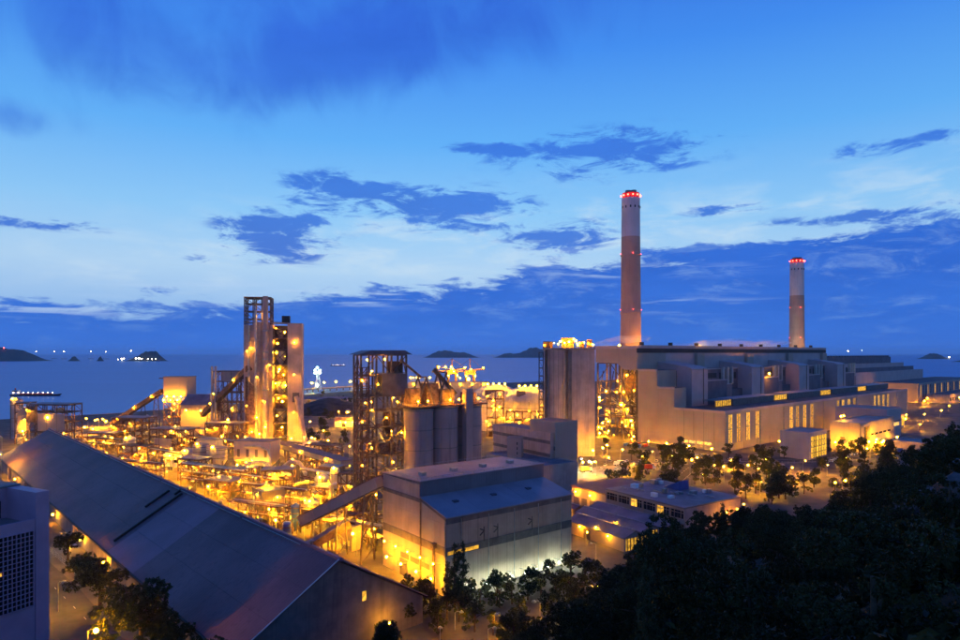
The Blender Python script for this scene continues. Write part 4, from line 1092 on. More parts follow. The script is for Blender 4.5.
# ================================================================== ADMIN BLOCK AND SHEDS (right of packing house)
AO = (63, 320)
ad = thing('admin_block', 'two-storey office block with framed window bays and a cluttered flat roof', 'building', (*AO, 0), AR)
MB().box(0, 48, .6, 40, 0, 11.6).build('wall', M['concrete'], ad)
boxo('roof', M['roofgrey'], ad, -.2, 48.2, -.3, 40.3, 11.62, 12.3)
nb = 6
for k in range(nb + 1): boxo('column', M['beige'], ad, 8 * k - .35, 8 * k + .35, -.2, .58, 0, 11.6)
for k in range(nb):
    boxo('spandrel', M['beige'], ad, 8 * k + .36, 8 * k + 7.64, 0, .58, 4.6, 7.0); boxo('spandrel', M['beige'], ad, 8 * k + .36, 8 * k + 7.64, 0, .58, 10.6, 11.6)
    for (z0, z1, p) in ((1.0, 4.5, .85 if k < 5 else .3), (7.05, 10.55, .12)):
        for h2 in (0, 1):
            w = boxo('window', LITW if random.random() < p else M['glass'], ad, 8 * k + .5 + 3.6 * h2, 8 * k + 3.9 + 3.6 * h2, .4, .56, z0, z1)
            sub(w, 'mullion', M['beige'], 8 * k + 2.1 + 3.6 * h2, 8 * k + 2.3 + 3.6 * h2, .3, .39, z0, z1); sub(w, 'transom', M['beige'], 8 * k + .5 + 3.6 * h2, 8 * k + 3.9 + 3.6 * h2, .28, .37, z0 + 2.3, z0 + 2.5)
wg = boxo('wing_wall', M['beige'], ad, -26, -.4, .2, 38, 0, 8.8); boxo('wing_roof', M['roofpanel'], ad, -26.4, -.02, -.4, 38.4, 8.85, 9.5)
for k in range(4): boxo('wing_door', M['slate'], ad, -24 + 6 * k, -20 + 6 * k, .05, .18, 0, 4)
for x in (-21, -10): lamp(ad, (x, -1.4, 7), 'near', .42); bar('lamp_arm', M['galv'], ad, (x, .2, 7.2), (x, -1.4, 7.1), .12)
for k in range(14):
    x, y = 3 + rr.random() * 40, 4 + rr.random() * 32; w, d, h = 1.2 + rr.random() * 2, 1.2 + rr.random() * 2, 1 + rr.random() * 1.6
    u_ = boxo('roof_unit', M['galv' if k % 3 else 'white'], ad, x, x + w, y, y + d, 12.32, 12.3 + h)
for k in range(6): bar('roof_duct', M['pipe'], ad, (4 + 7 * k, 6 + 4 * k, 12.9), (9 + 7 * k, 6 + 4 * k, 12.9), .5)
MB().prism([(14, 12.32), (24, 12.32), (24, 17)], 'y', 26, 33).build('roof_canopy', M['blue'], ad)
def adm(x, y): return (AO[0] + .55 * x + .835 * y, AO[1] - .835 * x + .55 * y)
shed('blue-roofed open shed nearest the admin block front', adm(2, -7), AR, 46, 11, 5.2, 1.8, M['rust'], M['roofgrey'], lamps=0, nroof=7, name='open_shed')
shed('middle shed of the row in front of the admin block', adm(6, -19.5), AR, 40, 11, 5.0, 2.0, M['beige'], M['roofgrey'], lamps=1, nroof=7, name='open_shed', litend=True)
shed('shed of the row next to the packing house wall', adm(16, -33), AR, 34, 12, 5.4, 2.2, M['beige'], M['roofgrey'], lamps=2, nroof=6, name='open_shed', litend=True)
shed('small rusty store shed in the lit yard by the admin wing', adm(-12, -16), AR, 10, 6, 4, 1.2, M['rust'], M['roofpanel'], lamps=1, nroof=2, name='store_shed')

# ================================================================== PLANT BETWEEN THE HALL AND THE TOWERS
def pipe_rack(label, p0, p1, h, w=5, levels=(1.0,), npipes=5, nb=5, lamps=2):
    p0 = Vector(p0); p1 = Vector(p1); d = p1 - p0; L = d.length
    t_ = thing('pipe_rack', label, 'pipe rack', (p0.x, p0.y, 0), math.atan2(d.y, d.x))
    for i in range(nb + 1):
        x = L * i / nb
        for y in (0, w): bar('post', M['steel'], t_, (x, y, 0), (x, y, h), .4)
        for l in levels: bar('beam', M['steel'], t_, (x, -.3, h * l - .2), (x, w + .3, h * l - .2), .35)
        if i < nb: bar('brace', M['steel'], t_, (x, 0, 0 if i % 2 else h * .95), (x + L / nb, 0, h * .95 if i % 2 else 0), .2)
    for l in levels:
        for k in range(npipes):
            y = .4 + (w - .8) * k / max(1, npipes - 1); r = rr.choice((.5, .8, 1.1))
            bar('pipe', M['pipe' if k % 2 else 'rust'], t_, (-1, y, h * l + r / 2), (L + 1, y, h * l + r / 2), r, 'cyl')
    for k in range(lamps): 
        hd = lamp(t_, (L * (k + .5) / lamps, -1.0, h * rr.uniform(.5, 1.05)), 'far' if k == 1 else 'flood', .3 if k != 1 else rr.choice((.15, .25, .5)))
        if k != 1: link('lamp_shade', hood(.3), hd)
    return t_


def filter_house(label, loc, rz, L, Wd, zleg, h, m=None, lamps=2, duct=True):
    """bag-filter box on legs with hoppers and an outlet duct"""
    m = m or M['tank']
    t_ = thing('filter_house', label, 'filter house', (*loc[:2], 0), rz)
    boxo('casing', m, t_, 0, L, 0, Wd, zleg, zleg + h)
    boxo('roof', M['roofgrey'], t_, -.3, L + .3, -.3, Wd + .3, zleg + h + .02, zleg + h + .4)
    n = max(1, int(L / 6))
    for k in range(n):
        x0, x1 = L * k / n + .1, L * (k + 1) / n - .1; xm = (x0 + x1) / 2
        MB().add([(x0, .1, zleg), (x1, .1, zleg), (x1, Wd - .1, zleg), (x0, Wd - .1, zleg), (xm - .5, Wd / 2 - .5, zleg * .45), (xm + .5, Wd / 2 - .5, zleg * .45), (xm + .5, Wd / 2 + .5, zleg * .45), (xm - .5, Wd / 2 + .5, zleg * .45)],
                 [(0, 1, 5, 4), (1, 2, 6, 5), (2, 3, 7, 6), (3, 0, 4, 7), (7, 6, 5, 4)][::1]).build('hopper', m, t_)
        boxo('access_door', M['slate'], t_, xm - 1, xm + 1, -.08, -.02, zleg + h * .2, zleg + h * .6)
    for x in (0.3, L / 2, L - .3):
        for y in (.3, Wd - .3): bar('leg', M['steel'], t_, (x, y, 0), (x, y, zleg), .45)
    if duct: MB().tube([(L * .3, -.5, zleg + h * .75), (L * .75, -2, zleg + h * .8), (L * 1.0, -2.2, zleg + h * .6), (L * 1.08, -2.4, zleg * .3), (L * 1.08, -2.4, .2)], .9, 12).build('outlet_duct', M['pipe'], t_)
    for k in range(lamps): lamp(t_, (L * (k + .5) / lamps, -1.6, zleg * rr.uniform(.6, 1.1)), 'far', .42)
    return t_


def steel_building(label, loc, rz, L, Wd, levels, nx=4, ny=3, clad=(), m=None, lamps=6, roof=True, name='process_structure', top=None):
    t_ = thing(name, label, 'structure', (*loc[:2], 0), rz)
    frame(t_, 0, L, 0, Wd, 0, levels, nx, ny, m or M['rust'], .6, .42, True, floors=tuple(range(len(levels))), mfloor=M['rust'])
    for (x0, x1, z0, z1) in clad: boxo('cladding', M['beige'] if rr.random() < .5 else M['rust'], t_, x0, x1, -.3, -.05, z0, z1)
    prev = 0
    for li, z in enumerate(levels):
        k = rr.randint(1, 3)
        for j in range(k):
            x = rr.uniform(1, max(1.5, L - 4)); h = (z - prev) * rr.uniform(.4, .75); w = rr.uniform(2, 4)
            if rr.random() < .45: MB().lathe([(w * .3, prev + .3), (w * .5, prev + .3 + h * .3), (w * .5, prev + .3 + h)], 14, x + 1.5, Wd * .3).build('vessel', M['pipe'], t_)
            else: boxo('machine', M['rust' if j % 2 else 'tank'], t_, x, min(L - .5, x + w), Wd * .12, Wd * .55, prev + .05, prev + h)
        prev = z
    if roof: boxo('roof', M['roofgrey'], t_, -.6, L + .6, -.6, Wd + .6, levels[-1] + .4, levels[-1] + .8)
    for k in range(lamps):
        if k % 4 == 1: lamp(t_, (rr.uniform(0, L), rr.uniform(-1.2, Wd * .6), rr.uniform(2, levels[-1])), 'far', rr.choice((.14, .2, .3, .55)))
        else:
            x_, z_ = rr.uniform(0, L), rr.uniform(3, levels[-1]); hd = lamp(t_, (x_, -1.8, z_), 'flood', .33); link('lamp_shade', hood(.33), hd); bar('lamp_arm', M['galv'], t_, (x_, 0, z_ + .6), (x_, -1.8, z_ + .6), .15)
    return t_


def duct(label, pts, r, m=None, name='process_duct', props=True):
    p = Vector(pts[0]); t_ = thing(name, label, 'duct', (p.x, p.y, 0))
    loc = [Vector(v) - Vector((p.x, p.y, 0)) for v in pts]
    # round the corners
    sm_ = [loc[0]]
    for a, b_, c in zip(loc[:-2], loc[1:-1], loc[2:]):
        for u in (0.25, .5, .75):
            q0 = b_ + (a - b_).normalized() * r * 2.2; q1 = b_ + (c - b_).normalized() * r * 2.2
            sm_.append(q0 * (1 - u) ** 2 + b_ * 2 * u * (1 - u) + q1 * u * u)
    sm_.append(loc[-1])
    MB().tube(sm_, r, 14).build('duct_body', m or M['pipe'], t_)
    for a, b_ in zip(loc[:-1], loc[1:]):
        mid = (a + b_) / 2; dd = (b_ - a).normalized() * .25
        MB().tube([mid - dd, mid + dd], r * 1.12, 14).build('flange', M['galv'], t_)
        if props and mid.z > 3: bar('prop', M['steel'], t_, (mid.x, mid.y, 0), (mid.x, mid.y, mid.z - r * .9), .4)
    return t_


# ---- far left group
p = gp(27, 441); steel_building('steel frame building with a floodlight behind the far gable of the storage hall', (gx(27, 520), 520), R(-8), 36, 16, [8, 16, 24, 32, 38], 5, 3, [(0, 8, 24, 37), (10, 34, 17, 31)], lamps=5)
lamp(steel_building('small rusty frame structure left of the steel frame building', (gx(15, 560), 560), R(5), 12, 10, [10, 20, 28, 36], 2, 2, [(2, 11, 12, 30)], lamps=3), (8, -3, 12), 'far', .7)
tank('slim pale tank at the far left by the shore', (gx(17, 600), 600), 5, 36, lamps=1)
# ---- conveyor to transfer tower
gallery('rusty inclined conveyor rising from the ground to the transfer tower', (gx(112, 690), 690, 2), (gx(163, 648), 648, 40), 4.2, 3.4, M['rust'], 4, M['roofgrey'], lamps=3)
tt = steel_building('square transfer tower with beige cladded top room', (gx(164, 640), 640), R(-6), 24, 16, [8, 16, 24, 31, 37.5], 4, 3, [], lamps=9, roof=False, name='transfer_tower')
boxo('top_room', M['beige'], tt, -.4, 24.4, -.5, 16.5, 38, 56); boxo('top_roof', M['roofgrey'], tt, -.8, 24.8, -.9, 16.9, 56.02, 56.5); boxo('roof_jib', M['steel'], tt, -8, -.5, 4, 5, 54, 55)
for k in range(7): lamp(tt, (1 + 3.6 * k, -2.2, 33 + 4 * (k % 2)), 'far', .75)
shed('yellow-lit gabled shed right of the transfer tower', (gx(188, 632), 632), R(-4), 36, 26, 30, 9, M['beige'], M['roofgrey'], lamps=0)
for k in range(3): street_lamp((gx(188 + 12 * k, 606), 606, 0), 26, 'tall floodlight mast lighting the gabled shed wall', 'floodlights by the gabled shed', 'far', .8)
steel_building('tall rusty processing tower left of the preheater tower', (gx(213, 585), 585), R(-8), 27, 18, [8, 17, 26, 35, 44, 54, 63], 4, 3, [(8, 26, 54, 63), (0, 8, 27, 43)], lamps=9)
bar_ = thing('vent_stack', 'twin thin vent stacks beside the rusty processing tower', 'stack', (gx(212, 583), 583, 0))
for k in (0, 1): MB().lathe([(1.1, 0), (1.0, 68)], 12, k * 3.2, 0).build('pipe', M['tank'], bar_)
bar('tie', M['steel'], bar_, (0, 0, 50), (3.2, 0, 50), .4)
gallery('long rusty conveyor climbing to the left side of the preheater tower', (gx(203, 606), 606, 20), (gx(252, 545), 540, 66), 4.6, 3.6, M['rust'], 3, M['roofgrey'], lamps=2)
steel_building('low dense steel structure below the gabled shed', (gx(112, 560), 560), R(-10), 30, 18, [6, 12, 18, 23], 5, 3, [(0, 12, 6, 17)], lamps=6)
steel_building('boxy rust-brown steel structure below the transfer tower', (gx(150, 520), 520), R(-12), 34, 16, [6, 12, 18], 5, 3, [(4, 20, 2, 11)], lamps=6)
steel_building('squat frame with machines left of the preheater foot', (gx(205, 525), 525), R(-10), 30, 15, [7, 14, 22], 4, 3, [(2, 14, 8, 21)], lamps=8)
block('switch_house', 'beige switch house below the gabled shed', 'building', (gx(165, 560), 560), R(-8), 40, 12, 13, M['beige'], M['roofgrey'], nwin=5, lit=.4, winz=(3, 6), lamps=3)
block('pale_kiosk', 'pale flat hut with bright lamp below the transfer tower', 'building', (gx(165, 452), 452), R(-20), 20, 9, 9, M['white'], M['slab'], nwin=3, lit=.7, winz=(3, 5), lamps=2)
# ---- middle
tank('left one of the two purple-grey hoppers below the rusty tower', (gx(201, 425), 425), 5.2, 19, top='flat', legs=True, name='feed_hopper', cat='hopper', lamps=1)
tank('right one of the two purple-grey hoppers below the rusty tower', (gx(217, 418), 418), 6.4, 18, top='flat', legs=True, name='feed_hopper', cat='hopper', lamps=1)
filter_house('large purple-grey filter house on legs in front of the preheater tower', (gx(234, 428), 428), R(-10), 26, 14, 8, 13, M['lilac'], 4)
gallery('broad pale-roofed gallery running right from the preheater foot', (gx(273, 462), 462, 14), (gx(347, 384), 384, 12.5), 8, 3.0, M['beige'], 5, M['roofpanel'], lamps=3)
duct('fat grey duct bending down beside the large filter house', [(gx(245, 405), 405, 9), (gx(262, 405), 405, 11), (gx(268, 402), 402, 9), (gx(269, 400), 400, 1)], 1.7)
duct('rising duct between the filter house and the broad gallery', [(gx(280, 420), 420, 3), (gx(290, 420), 420, 9), (gx(300, 415), 415, 9), (gx(306, 410), 410, 2)], 1.3)
duct('long low duct crossing the yard below the broad gallery', [(gx(296, 370), 370, 4), (gx(318, 368), 368, 7), (gx(330, 360), 360, 7), (gx(342, 350), 350, 2)], 1.1)
duct('curved duct left of the steel tower', [(gx(330, 330), 330, 2), (gx(332, 330), 330, 12), (gx(345, 325), 325, 14), (gx(352, 318), 318, 3)], 1.2)
RK = [('pipe rack running along the hall behind its ridge', (-170, 330), (-235, 385), 9, (1, .6)), ('tall pipe rack below the two hoppers', (-180, 385), (-135, 360), 13, (1, .65, .35)),
      ('pipe rack in front of the large filter house', (-150, 372), (-112, 350), 10, (1, .55)), ('double-deck pipe rack in the middle of the yard', (-125, 335), (-88, 318), 11, (1, .6)),
      ('pipe rack between broad gallery and steel tower', (-105, 372), (-66, 340), 12, (1, .6)), ('low pipe rack left of the steel tower foot', (-100, 300), (-64, 285), 8, (1, .5)),
      ('pipe rack behind the small dark hut', (-120, 305), (-92, 292), 9, (1, .5)), ('pipe rack leading to the switch house', (-250, 470), (-205, 440), 10, (1, .6)),
      ('pipe rack under the long rusty conveyor', (-235, 520), (-190, 490), 12, (1, .6)), ('pipe rack beside the pale flat hut', (-255, 430), (-205, 405), 9, (1, .55)),
      ('far pipe rack near the steel frame building', (-340, 540), (-285, 515), 9, (1, .55)), ('pipe rack right of the preheater tower', (-150, 500), (-105, 470), 10, (1, .6)),
      ('pipe rack by the steel tower foot facing the packing house', (-62, 270), (-42, 258), 9, (1, .5))]
for lb, a, b_, h, lvls in RK: pipe_rack(lb, (*a, 0), (*b_, 0), h, 6, lvls, 5, 5, 4)
ST = [('small steel stair structure below the large filter house', 232, 385, 14, 9, [5, 10]), ('open frame with machines in the yard centre', 262, 352, 16, 10, [5, 10, 15]),
      ('low frame beside the curved duct', 312, 338, 16, 9, [5, 9]), ('open frame behind the broad gallery', 305, 440, 22, 12, [6, 12, 17]),
      ('slim frame left of the steel tower', 338, 318, 9, 8, [5, 10, 15, 20]), ('machine frame just behind the hall ridge', 205, 352, 18, 10, [5, 10]),
      ('machine frame under the rusty hoppers', 178, 400, 18, 10, [5, 10, 14]), ('wide machine frame near the far end of the hall', 118, 470, 26, 12, [6, 12]),
      ('frame with vessels between hall and low dense structure', 88, 540, 24, 12, [6, 12]), ('little frame by the packing house conveyor', 345, 268, 10, 7, [4, 8, 12])]
for lb, px, D_, L_, W_, lv_ in ST: steel_building(lb, (gx(px, D_), D_), R(rr.uniform(-30, 10)), L_, W_, lv_, 3, 2, [], lamps=5, roof=rr.random() < .4)
TK = [('squat round tank in the yard centre', 283, 372, 5, 9, 'cone'), ('pale round tank left of the broad gallery end', 322, 352, 4, 11, 'dome'), ('small tank behind the hall ridge near the two roof rails', 222, 362, 3.5, 9, 'cone'),
      ('round tank under the conveyor gallery', 312, 300, 3.6, 10, 'cone'), ('tank beside the pale flat hut', 188, 440, 4.5, 12, 'dome'), ('tank among frames near the far end of the hall', 130, 500, 5, 13, 'cone'),
      ('broad tank right of the preheater foot', 312, 480, 7, 12, 'cone'), ('tank in front of the squat machine frame', 248, 470, 4, 16, 'dome'), ('tall thin tank left of the steel tower', 335, 345, 2.6, 17, 'dome')]
for lb, px, D_, r_, h_, tp in TK: tank(lb, (gx(px, D_), D_), r_, h_, top=tp, lamps=1)
b = block('dark_hut', 'dark slate hut with one lit end wall just behind the hall roof', 'building', (gx(252, 318), 318), R(-52), 15, 11, 12.5, M['slate'], M['slate'])
boxo('door', M['black'], b, 3, 5, -.08, -.02, 0, 3.5)
tank('blue cone-topped dust collector right of the dark hut', (gx(296, 285), 285), 2.2, 12, M['blue'], legs=True, name='dust_collector', cat='collector')
tank('dark blue vessel beside the cone-topped dust collector', (gx(287, 262), 262), 1.8, 10, M['blue'], top='dome', name='blue_vessel', cat='vessel')
block('pump_house', 'small beige pump house beneath the conveyor gallery', 'building', (gx(341, 262), 262), R(-40), 7, 5, 9, M['beige'], M['slab'], nwin=1, lit=1, winz=(2, 4))
filter_house('rusty filter house left of the steel tower', (gx(318, 372), 372), R(-20), 13, 8, 6, 8, M['rust'], 3, False)
filter_house('pale filter house behind the two hoppers', (gx(196, 470), 470), R(-10), 16, 9, 7, 9, M['tank'], 3, False)

# lamps scattered through the yard; poles stand on the ground
def ridge_row(x):   # row of the hall's ridge line in the photograph
    return 429 + .449 * (x - 48)
k = 0
while k < 98:
    x = rr.uniform(85, 352); y = rr.uniform(440, 545)
    if y > ridge_row(x) + 12 or y < 442: continue
    p = gp(x, y + 4)
    street_lamp(p, rr.choice((6, 8, 9, 11, 14)), 'sodium lamp ' + ('at the far left end of the plant yard' if x < 150 else 'in the yard below the rusty towers' if x < 235 else 'in the yard below the preheater tower' if x < 300 else 'in the yard left of the steel tower'), 'yard lamps of the cement plant', 'far', rr.choice((.2, .3, .38, .5)), None, .82)
    k += 1
for x, y in ((68, 423), (88, 419), (93, 421), (99, 419.5), (104, 419), (108, 422), (114, 419), (120, 420), (127, 418), (137, 417), (149, 416), (83, 428), (95, 430), (52, 430)):
    street_lamp(gp(x, y + 8), 9, 'sodium lamp in the row by the left shore', 'shore lamps', 'far', rr.choice((.6, .8, 1.0)))
street_lamp(gp(2, 462), 18, 'bright floodlight on the left edge beside the hall gable', None, 'far', .8)
street_lamp(gp(1, 480), 17, 'lower bright floodlight on the left edge', None, 'far', .8)
street_lamp(gp(50, 452), 28, 'glaring floodlight above the far gable of the storage hall', None, 'far', 1.3)
for x, y, h_, r_ in ((346, 428, 18, 1.3), (347, 440, 16, .7), (322, 440, 9, .6), (317, 448, 8, .5), (330, 452, 9, .5), (309, 430, 9, .5), (339, 418, 8, .6)):
    street_lamp(gp(x, y), h_, 'sodium lamp among the trees between preheater and steel tower', 'lamps between preheater and steel tower', 'far', r_)
for x, y in ((357, 556), (370, 552)): street_lamp(gp(x, y), 9, 'twin yard lamp left of the packing house', 'yard lamps left of the packing house', 'near', .5)
# structures right of the preheater by the pier
shed('long low shed by the water right of the preheater tower', (gx(302, 1000), 1000), R(8), 70, 22, 8, 3, M['beige'], M['roofgrey'], lamps=3)
shed('lit open shed among the trees left of the steel tower', (gx(336, 700), 700), R(0), 26, 14, 6, 3, M['white'], M['roofpanel'], lamps=2)
tag(MB().lathe([(60, 0), (40, 9), (14, 17), (3, 19)], 30).build('coal_heap', M['coal'], None, (gx(330, 870), 870, 0)), 'dark stockpile heap right of the preheater tower', 'stockpile')

# ================================================================== FAR TANK FARM, DOMES AND UNLOADERS
dm = [('left one of two lit domes behind the silos', 496, 680, 27, 30), ('right one of two lit domes beside the tall silo tower', 527, 665, 25, 30)]
for lb, px, D_, r_, h_ in dm:
    t_ = tank(lb, (gx(px, D_), D_), r_, h_, M['tank'], 'dome', name='storage_dome', cat='dome', bands=2)
    t_.rotation_euler.z = 0
    for k in range(4): lamp(t_, (-9 + 6 * k, -r_ * .55, h_ + r_ * .62 + 1), 'far', .8); bar('lamp_post', M['galv'], t_, (-9 + 6 * k, -r_ * .55, h_ + 8), (-9 + 6 * k, -r_ * .55, h_ + r_ * .62 + .5), .3)
    for k in range(7): a = -math.pi / 2 + (k - 3) * .33; lamp(t_, ((r_ + 5) * math.cos(a), (r_ + 5) * math.sin(a), h_ * (.75 if k % 2 else .35)), 'far', .5)
    for k in range(7):
        a = -math.pi / 2 + (k - 3) * .33; bar('lamp_arm', M['galv'], t_, (r_ * math.cos(a), r_ * math.sin(a), h_ * (.75 if k % 2 else .35)), ((r_ + 5) * math.cos(a), (r_ + 5) * math.sin(a), h_ * (.75 if k % 2 else .35)), .3)
    boxo('hatch', M['slate'], t_, -12, -3, -r_ * .85, -r_ * .75, h_ + 6, h_ + 12)
steel_building('dazzling open process frame between silos and tall silo tower', (gx(487, 610), 610), R(0), 16, 12, [9, 18, 27, 36, 44], 3, 3, [], lamps=13, roof=False)
steel_building('yellow-lit pipe structure at the foot of the right dome', (gx(506, 600), 600), R(-6), 38, 12, [9, 17, 25], 6, 2, [], lamps=11, roof=False)
block('machine_hall', 'long yellow-lit machine hall behind the silos', 'building', (gx(408, 720), 720), R(0), 92, 25, 46, M['tank'], M['slab'], lamps=7)
for k, (px, D_) in enumerate(((452, 1150), (470, 1120))):
    t_ = thing('ship_unloader', ('left' if k == 0 else 'right') + ' one of two orange lit ship unloader cranes on the quay', 'crane', (gx(px, D_), D_, 0), R(10))
    for sx in (-9, 9):
        for sy in (-9, 9): bar('leg', M['crane'], t_, (sx, sy, 0), (sx * .7, sy * .7, 42), 1.6)
    for z in (14, 28): bar('portal_beam', M['crane'], t_, (-8.5, -8, z), (8.5, -8, z), 1.2)
    bar('brace', M['crane'], t_, (-8.5, -8.5, 14), (7, -7, 28), .9); bar('brace', M['crane'], t_, (8.5, -8.7, 14), (-7, -7.2, 28), .9)
    boxo('machine_house', M['crane'], t_, -9, 9, -7, 7, 42, 50); bar('boom', M['crane'], t_, (-36, 0, 46), (26, 0, 52), 2.2); bar('mast', M['crane'], t_, (0, 0, 50), (0, 0, 70), 1.5)
    bar('stay', M['steel'], t_, (0, 0, 70), (-30, 0, 47), .5); bar('stay', M['steel'], t_, (0, 0, 70), (24, 0, 52), .5)
    for (x, z) in ((-8, 40), (8, 40), (0, 51.5), (-6, 27), (6, 13), (-30, 48), (22, 54)): lamp(t_, (x, -9.6, z), 'far', 1.0)
mt = thing('light_mast', 'tall pale mast with lamps left of the ship unloaders', 'mast', (gx(437, 900), 900, 0))
bar('pole', M['tank'], mt, (0, 0, 0), (0, 0, 63), 3.0); bar('arm', M['galv'], mt, (0, 0, 60), (22, 0, 58), .8)
for x in (2.5, 12, 20): lamp(mt, (x, -1.5, 60.5), 'far', .9)
street_lamp((gx(468, 640), 640, 0), 54, 'very bright tall floodlight mast behind the silos', None, 'far', 1.5)
for x in (411, 414, 417, 420, 425, 431): street_lamp((gx(x, 900), 900, 0), 46, 'high mast lamp behind the steel tower', 'high mast lamps', 'far', .9)

# ================================================================== CAR PARK, YARD AND ROADS ON THE RIGHT
def road(name, pts, w, m, z):
    b_ = MB(); L = []; Rr = []
    P = [Vector(p_[:2]) for p_ in pts]
    for i, p_ in enumerate(P):
        d = (P[min(i + 1, len(P) - 1)] - P[max(i - 1, 0)]).normalized(); n = Vector((-d.y, d.x))
        L.append(p_ + n * w / 2); Rr.append(p_ - n * w / 2)
    vs = [(*v, z) for v in L] + [(*v, z) for v in Rr]; n = len(P)
    b_.add(vs, [(i, i + n, i + n + 1, i + 1) for i in range(n - 1)])
    return tag(b_.build(name, m), kind='structure')
road('plant_road', [(120, 400), (150, 455), (215, 470), (300, 490), (420, 560)], 11, M['asphalt'], .008)
road('yard_pavement', [(30, 345), (55, 400), (90, 440), (150, 460)], 26, M['slab'], .004)
road('left_road', [(-260, 330), (-190, 260), (-140, 212), (-105, 175), (-70, 150)], 13, M['asphalt'], .008)
road('left_pavement', [(-272, 322), (-201, 250), (-150, 203), (-114, 166)], 5, M['slab'], .13)
for k in range(22):
    u = k / 22; x = -262 + 185 * u; y = 332 - 180 * u
    tag(boxo('lane_mark', M['paint'], None, -.08, .08, -1.2, 1.2, 0, .01), kind='structure').location = (x, y, .017)
    bpy.context.scene.collection.objects[-1].rotation_euler.z = R(45)

rp = [Vector(v) for v in ((120, 400), (150, 455), (215, 470), (300, 490), (420, 560))]
for a_, b2_ in zip(rp[:-1], rp[1:]):
    d_ = (b2_ - a_); n_ = Vector((-d_.y, d_.x)).normalized(); L_ = d_.length; ang_ = math.atan2(d_.y, d_.x)
    for s_ in (-1, 1):
        m_ = (a_ + b2_) / 2 + n_ * 5.7 * s_
        kb = tag(boxo('kerb', M['kerb'], None, -L_ / 2 + 2, L_ / 2 - 2, -.15, .15, 0, .13), kind='structure'); kb.location = (m_.x, m_.y, .065); kb.rotation_euler.z = ang_
    for k in range(int(L_ / 7)):
        m_ = a_ + d_ * ((k + .5) * 7 / L_)
        lm = tag(boxo('lane_mark', M['paint'], None, -1.6, 1.6, -.09, .09, 0, .01), kind='structure'); lm.location = (m_.x, m_.y, .017); lm.rotation_euler.z = ang_
def fence(label, pts, h=2.2):
    t_ = thing('wire_fence', label, 'fence', (*pts[0], 0)); o_ = Vector(pts[0])
    for a_, b2_ in zip(pts[:-1], pts[1:]):
        a_, b2_ = Vector(a_) - o_, Vector(b2_) - o_; n_ = max(2, int((b2_ - a_).length / 5))
        for k in range(n_ + 1): c_ = a_ + (b2_ - a_) * k / n_; bar('post', M['galv'], t_, (c_.x, c_.y, 0), (c_.x, c_.y, h), .14)
        for z_ in (.4, h * .55, h - .1): bar('wire', M['galv'], t_, (a_.x, a_.y, z_), (b2_.x, b2_.y, z_), .07)
fence('wire fence along the near side of the plant road', [(135, 392), (166, 446), (222, 461), (305, 480)])
fence('wire fence behind the admin block', [(95, 372), (118, 350), (140, 318)])
fence('wire fence beside the left road by the hall', [(-255, 340), (-186, 270), (-137, 222)])

def vehicle(kind, label, loc, rz, m):
    big = kind == 'truck'
    t_ = thing('truck' if big else 'parked_car', label, 'truck' if big else 'car', (loc[0], loc[1], 0.01), rz, None if big else 'cars parked in the yard')
    if big:
        boxo('cargo_box', m, t_, -4.2, 2.0, -1.25, 1.25, 1.15, 3.8); boxo('chassis', M['black'], t_, -4.2, 4.3, -1, 1, .65, 1.1)
        MB().prism([(2.15, .7), (4.4, .7), (4.4, 1.9), (4.0, 3.0), (2.15, 3.0)], 'y', -1.2, 1.2).build('cab', M['white'], t_)
        MB().prism([(4.07, 2.0), (4.41, 1.95), (4.06, 2.9), (3.98, 2.9)], 'y', -1.05, 1.05).build('windscreen', M['glass'], t_)
        ws = [(x, y) for x in (-3.2, -2.0, 3.2) for y in (-1.1, 1.1)]; wr = .5
    else:
        MB().prism([(-2.2, .35), (2.2, .35), (2.25, .8), (1.2, .95), (-2.1, 1.0), (-2.25, .7)], 'y', -.88, .88).build('body', m, t_)
        MB().prism([(-1.9, .98), (1.1, .96), (.45, 1.48), (-1.5, 1.5)], 'y', -.78, .78).build('cabin', M['glass'], t_)
        boxo('roof', m, t_, -1.45, .4, -.74, .74, 1.49, 1.55)
        ws = [(x, y) for x in (-1.35, 1.4) for y in (-.8, .8)]; wr = .33
    for (x, y) in ws:
        w = bar('wheel', M['rubber'], t_, (x, y - .12, wr), (x, y + .12, wr), wr * 2, 'cyl')
    return t_
vehicle('truck', 'white box truck parked by the trees behind the admin block', gp(620, 466), R(160), M['white'])
vehicle('truck', 'yellow truck in the lit yard beside the tall silo tower', gp(586, 472), R(20), M['yellow'])
vehicle('truck', 'white truck under the white lamps beside the stair tower', gp(571, 466), R(-30), M['white'])
vehicle('truck', 'red truck behind the admin roof near the trees', gp(649, 470), R(10), M['red'])
for k in range(16):
    vehicle('car', 'car parked in the row between trees and tall silo tower', gp(600 + 5.0 * k + rr.random() * 2, 470 - 4 * (k % 3)), R(60 + rr.random() * 10), M['car'])
for k in range(10):
    vehicle('car', 'car parked along the plant road by the glazed annex', pw(-2 + 7.5 * k, -74 + .5 * (k % 2)), PR + R(90), M['car'])
for k in range(7):
    vehicle('car', 'car parked in the row before the turbine hall end wall', pw(-34, -4 + 5.2 * k), PR, M['car'])
vehicle('truck', 'white truck on the plant road below the tall lit windows', (185, 466), R(14), M['white'])
vehicle('truck', 'blue truck on the plant road by the control building', (335, 511), R(30), M['blue'])
for k in range(9):
    q_ = pw(-30 + 3.2 * (k % 3), 60 + 7 * (k // 3)); cn = tag(boxo('cargo_container', M[('blue', 'rust', 'red')[k % 3]], None, -3, 3, -1.2, 1.2, 0, 2.6), ('blue', 'brown', 'red')[k % 3] + ' cargo container standing in the yard left of the boiler house', 'container', 'containers left of the boiler house'); cn.location = (q_.x, q_.y, 1.31); cn.rotation_euler.z = PR
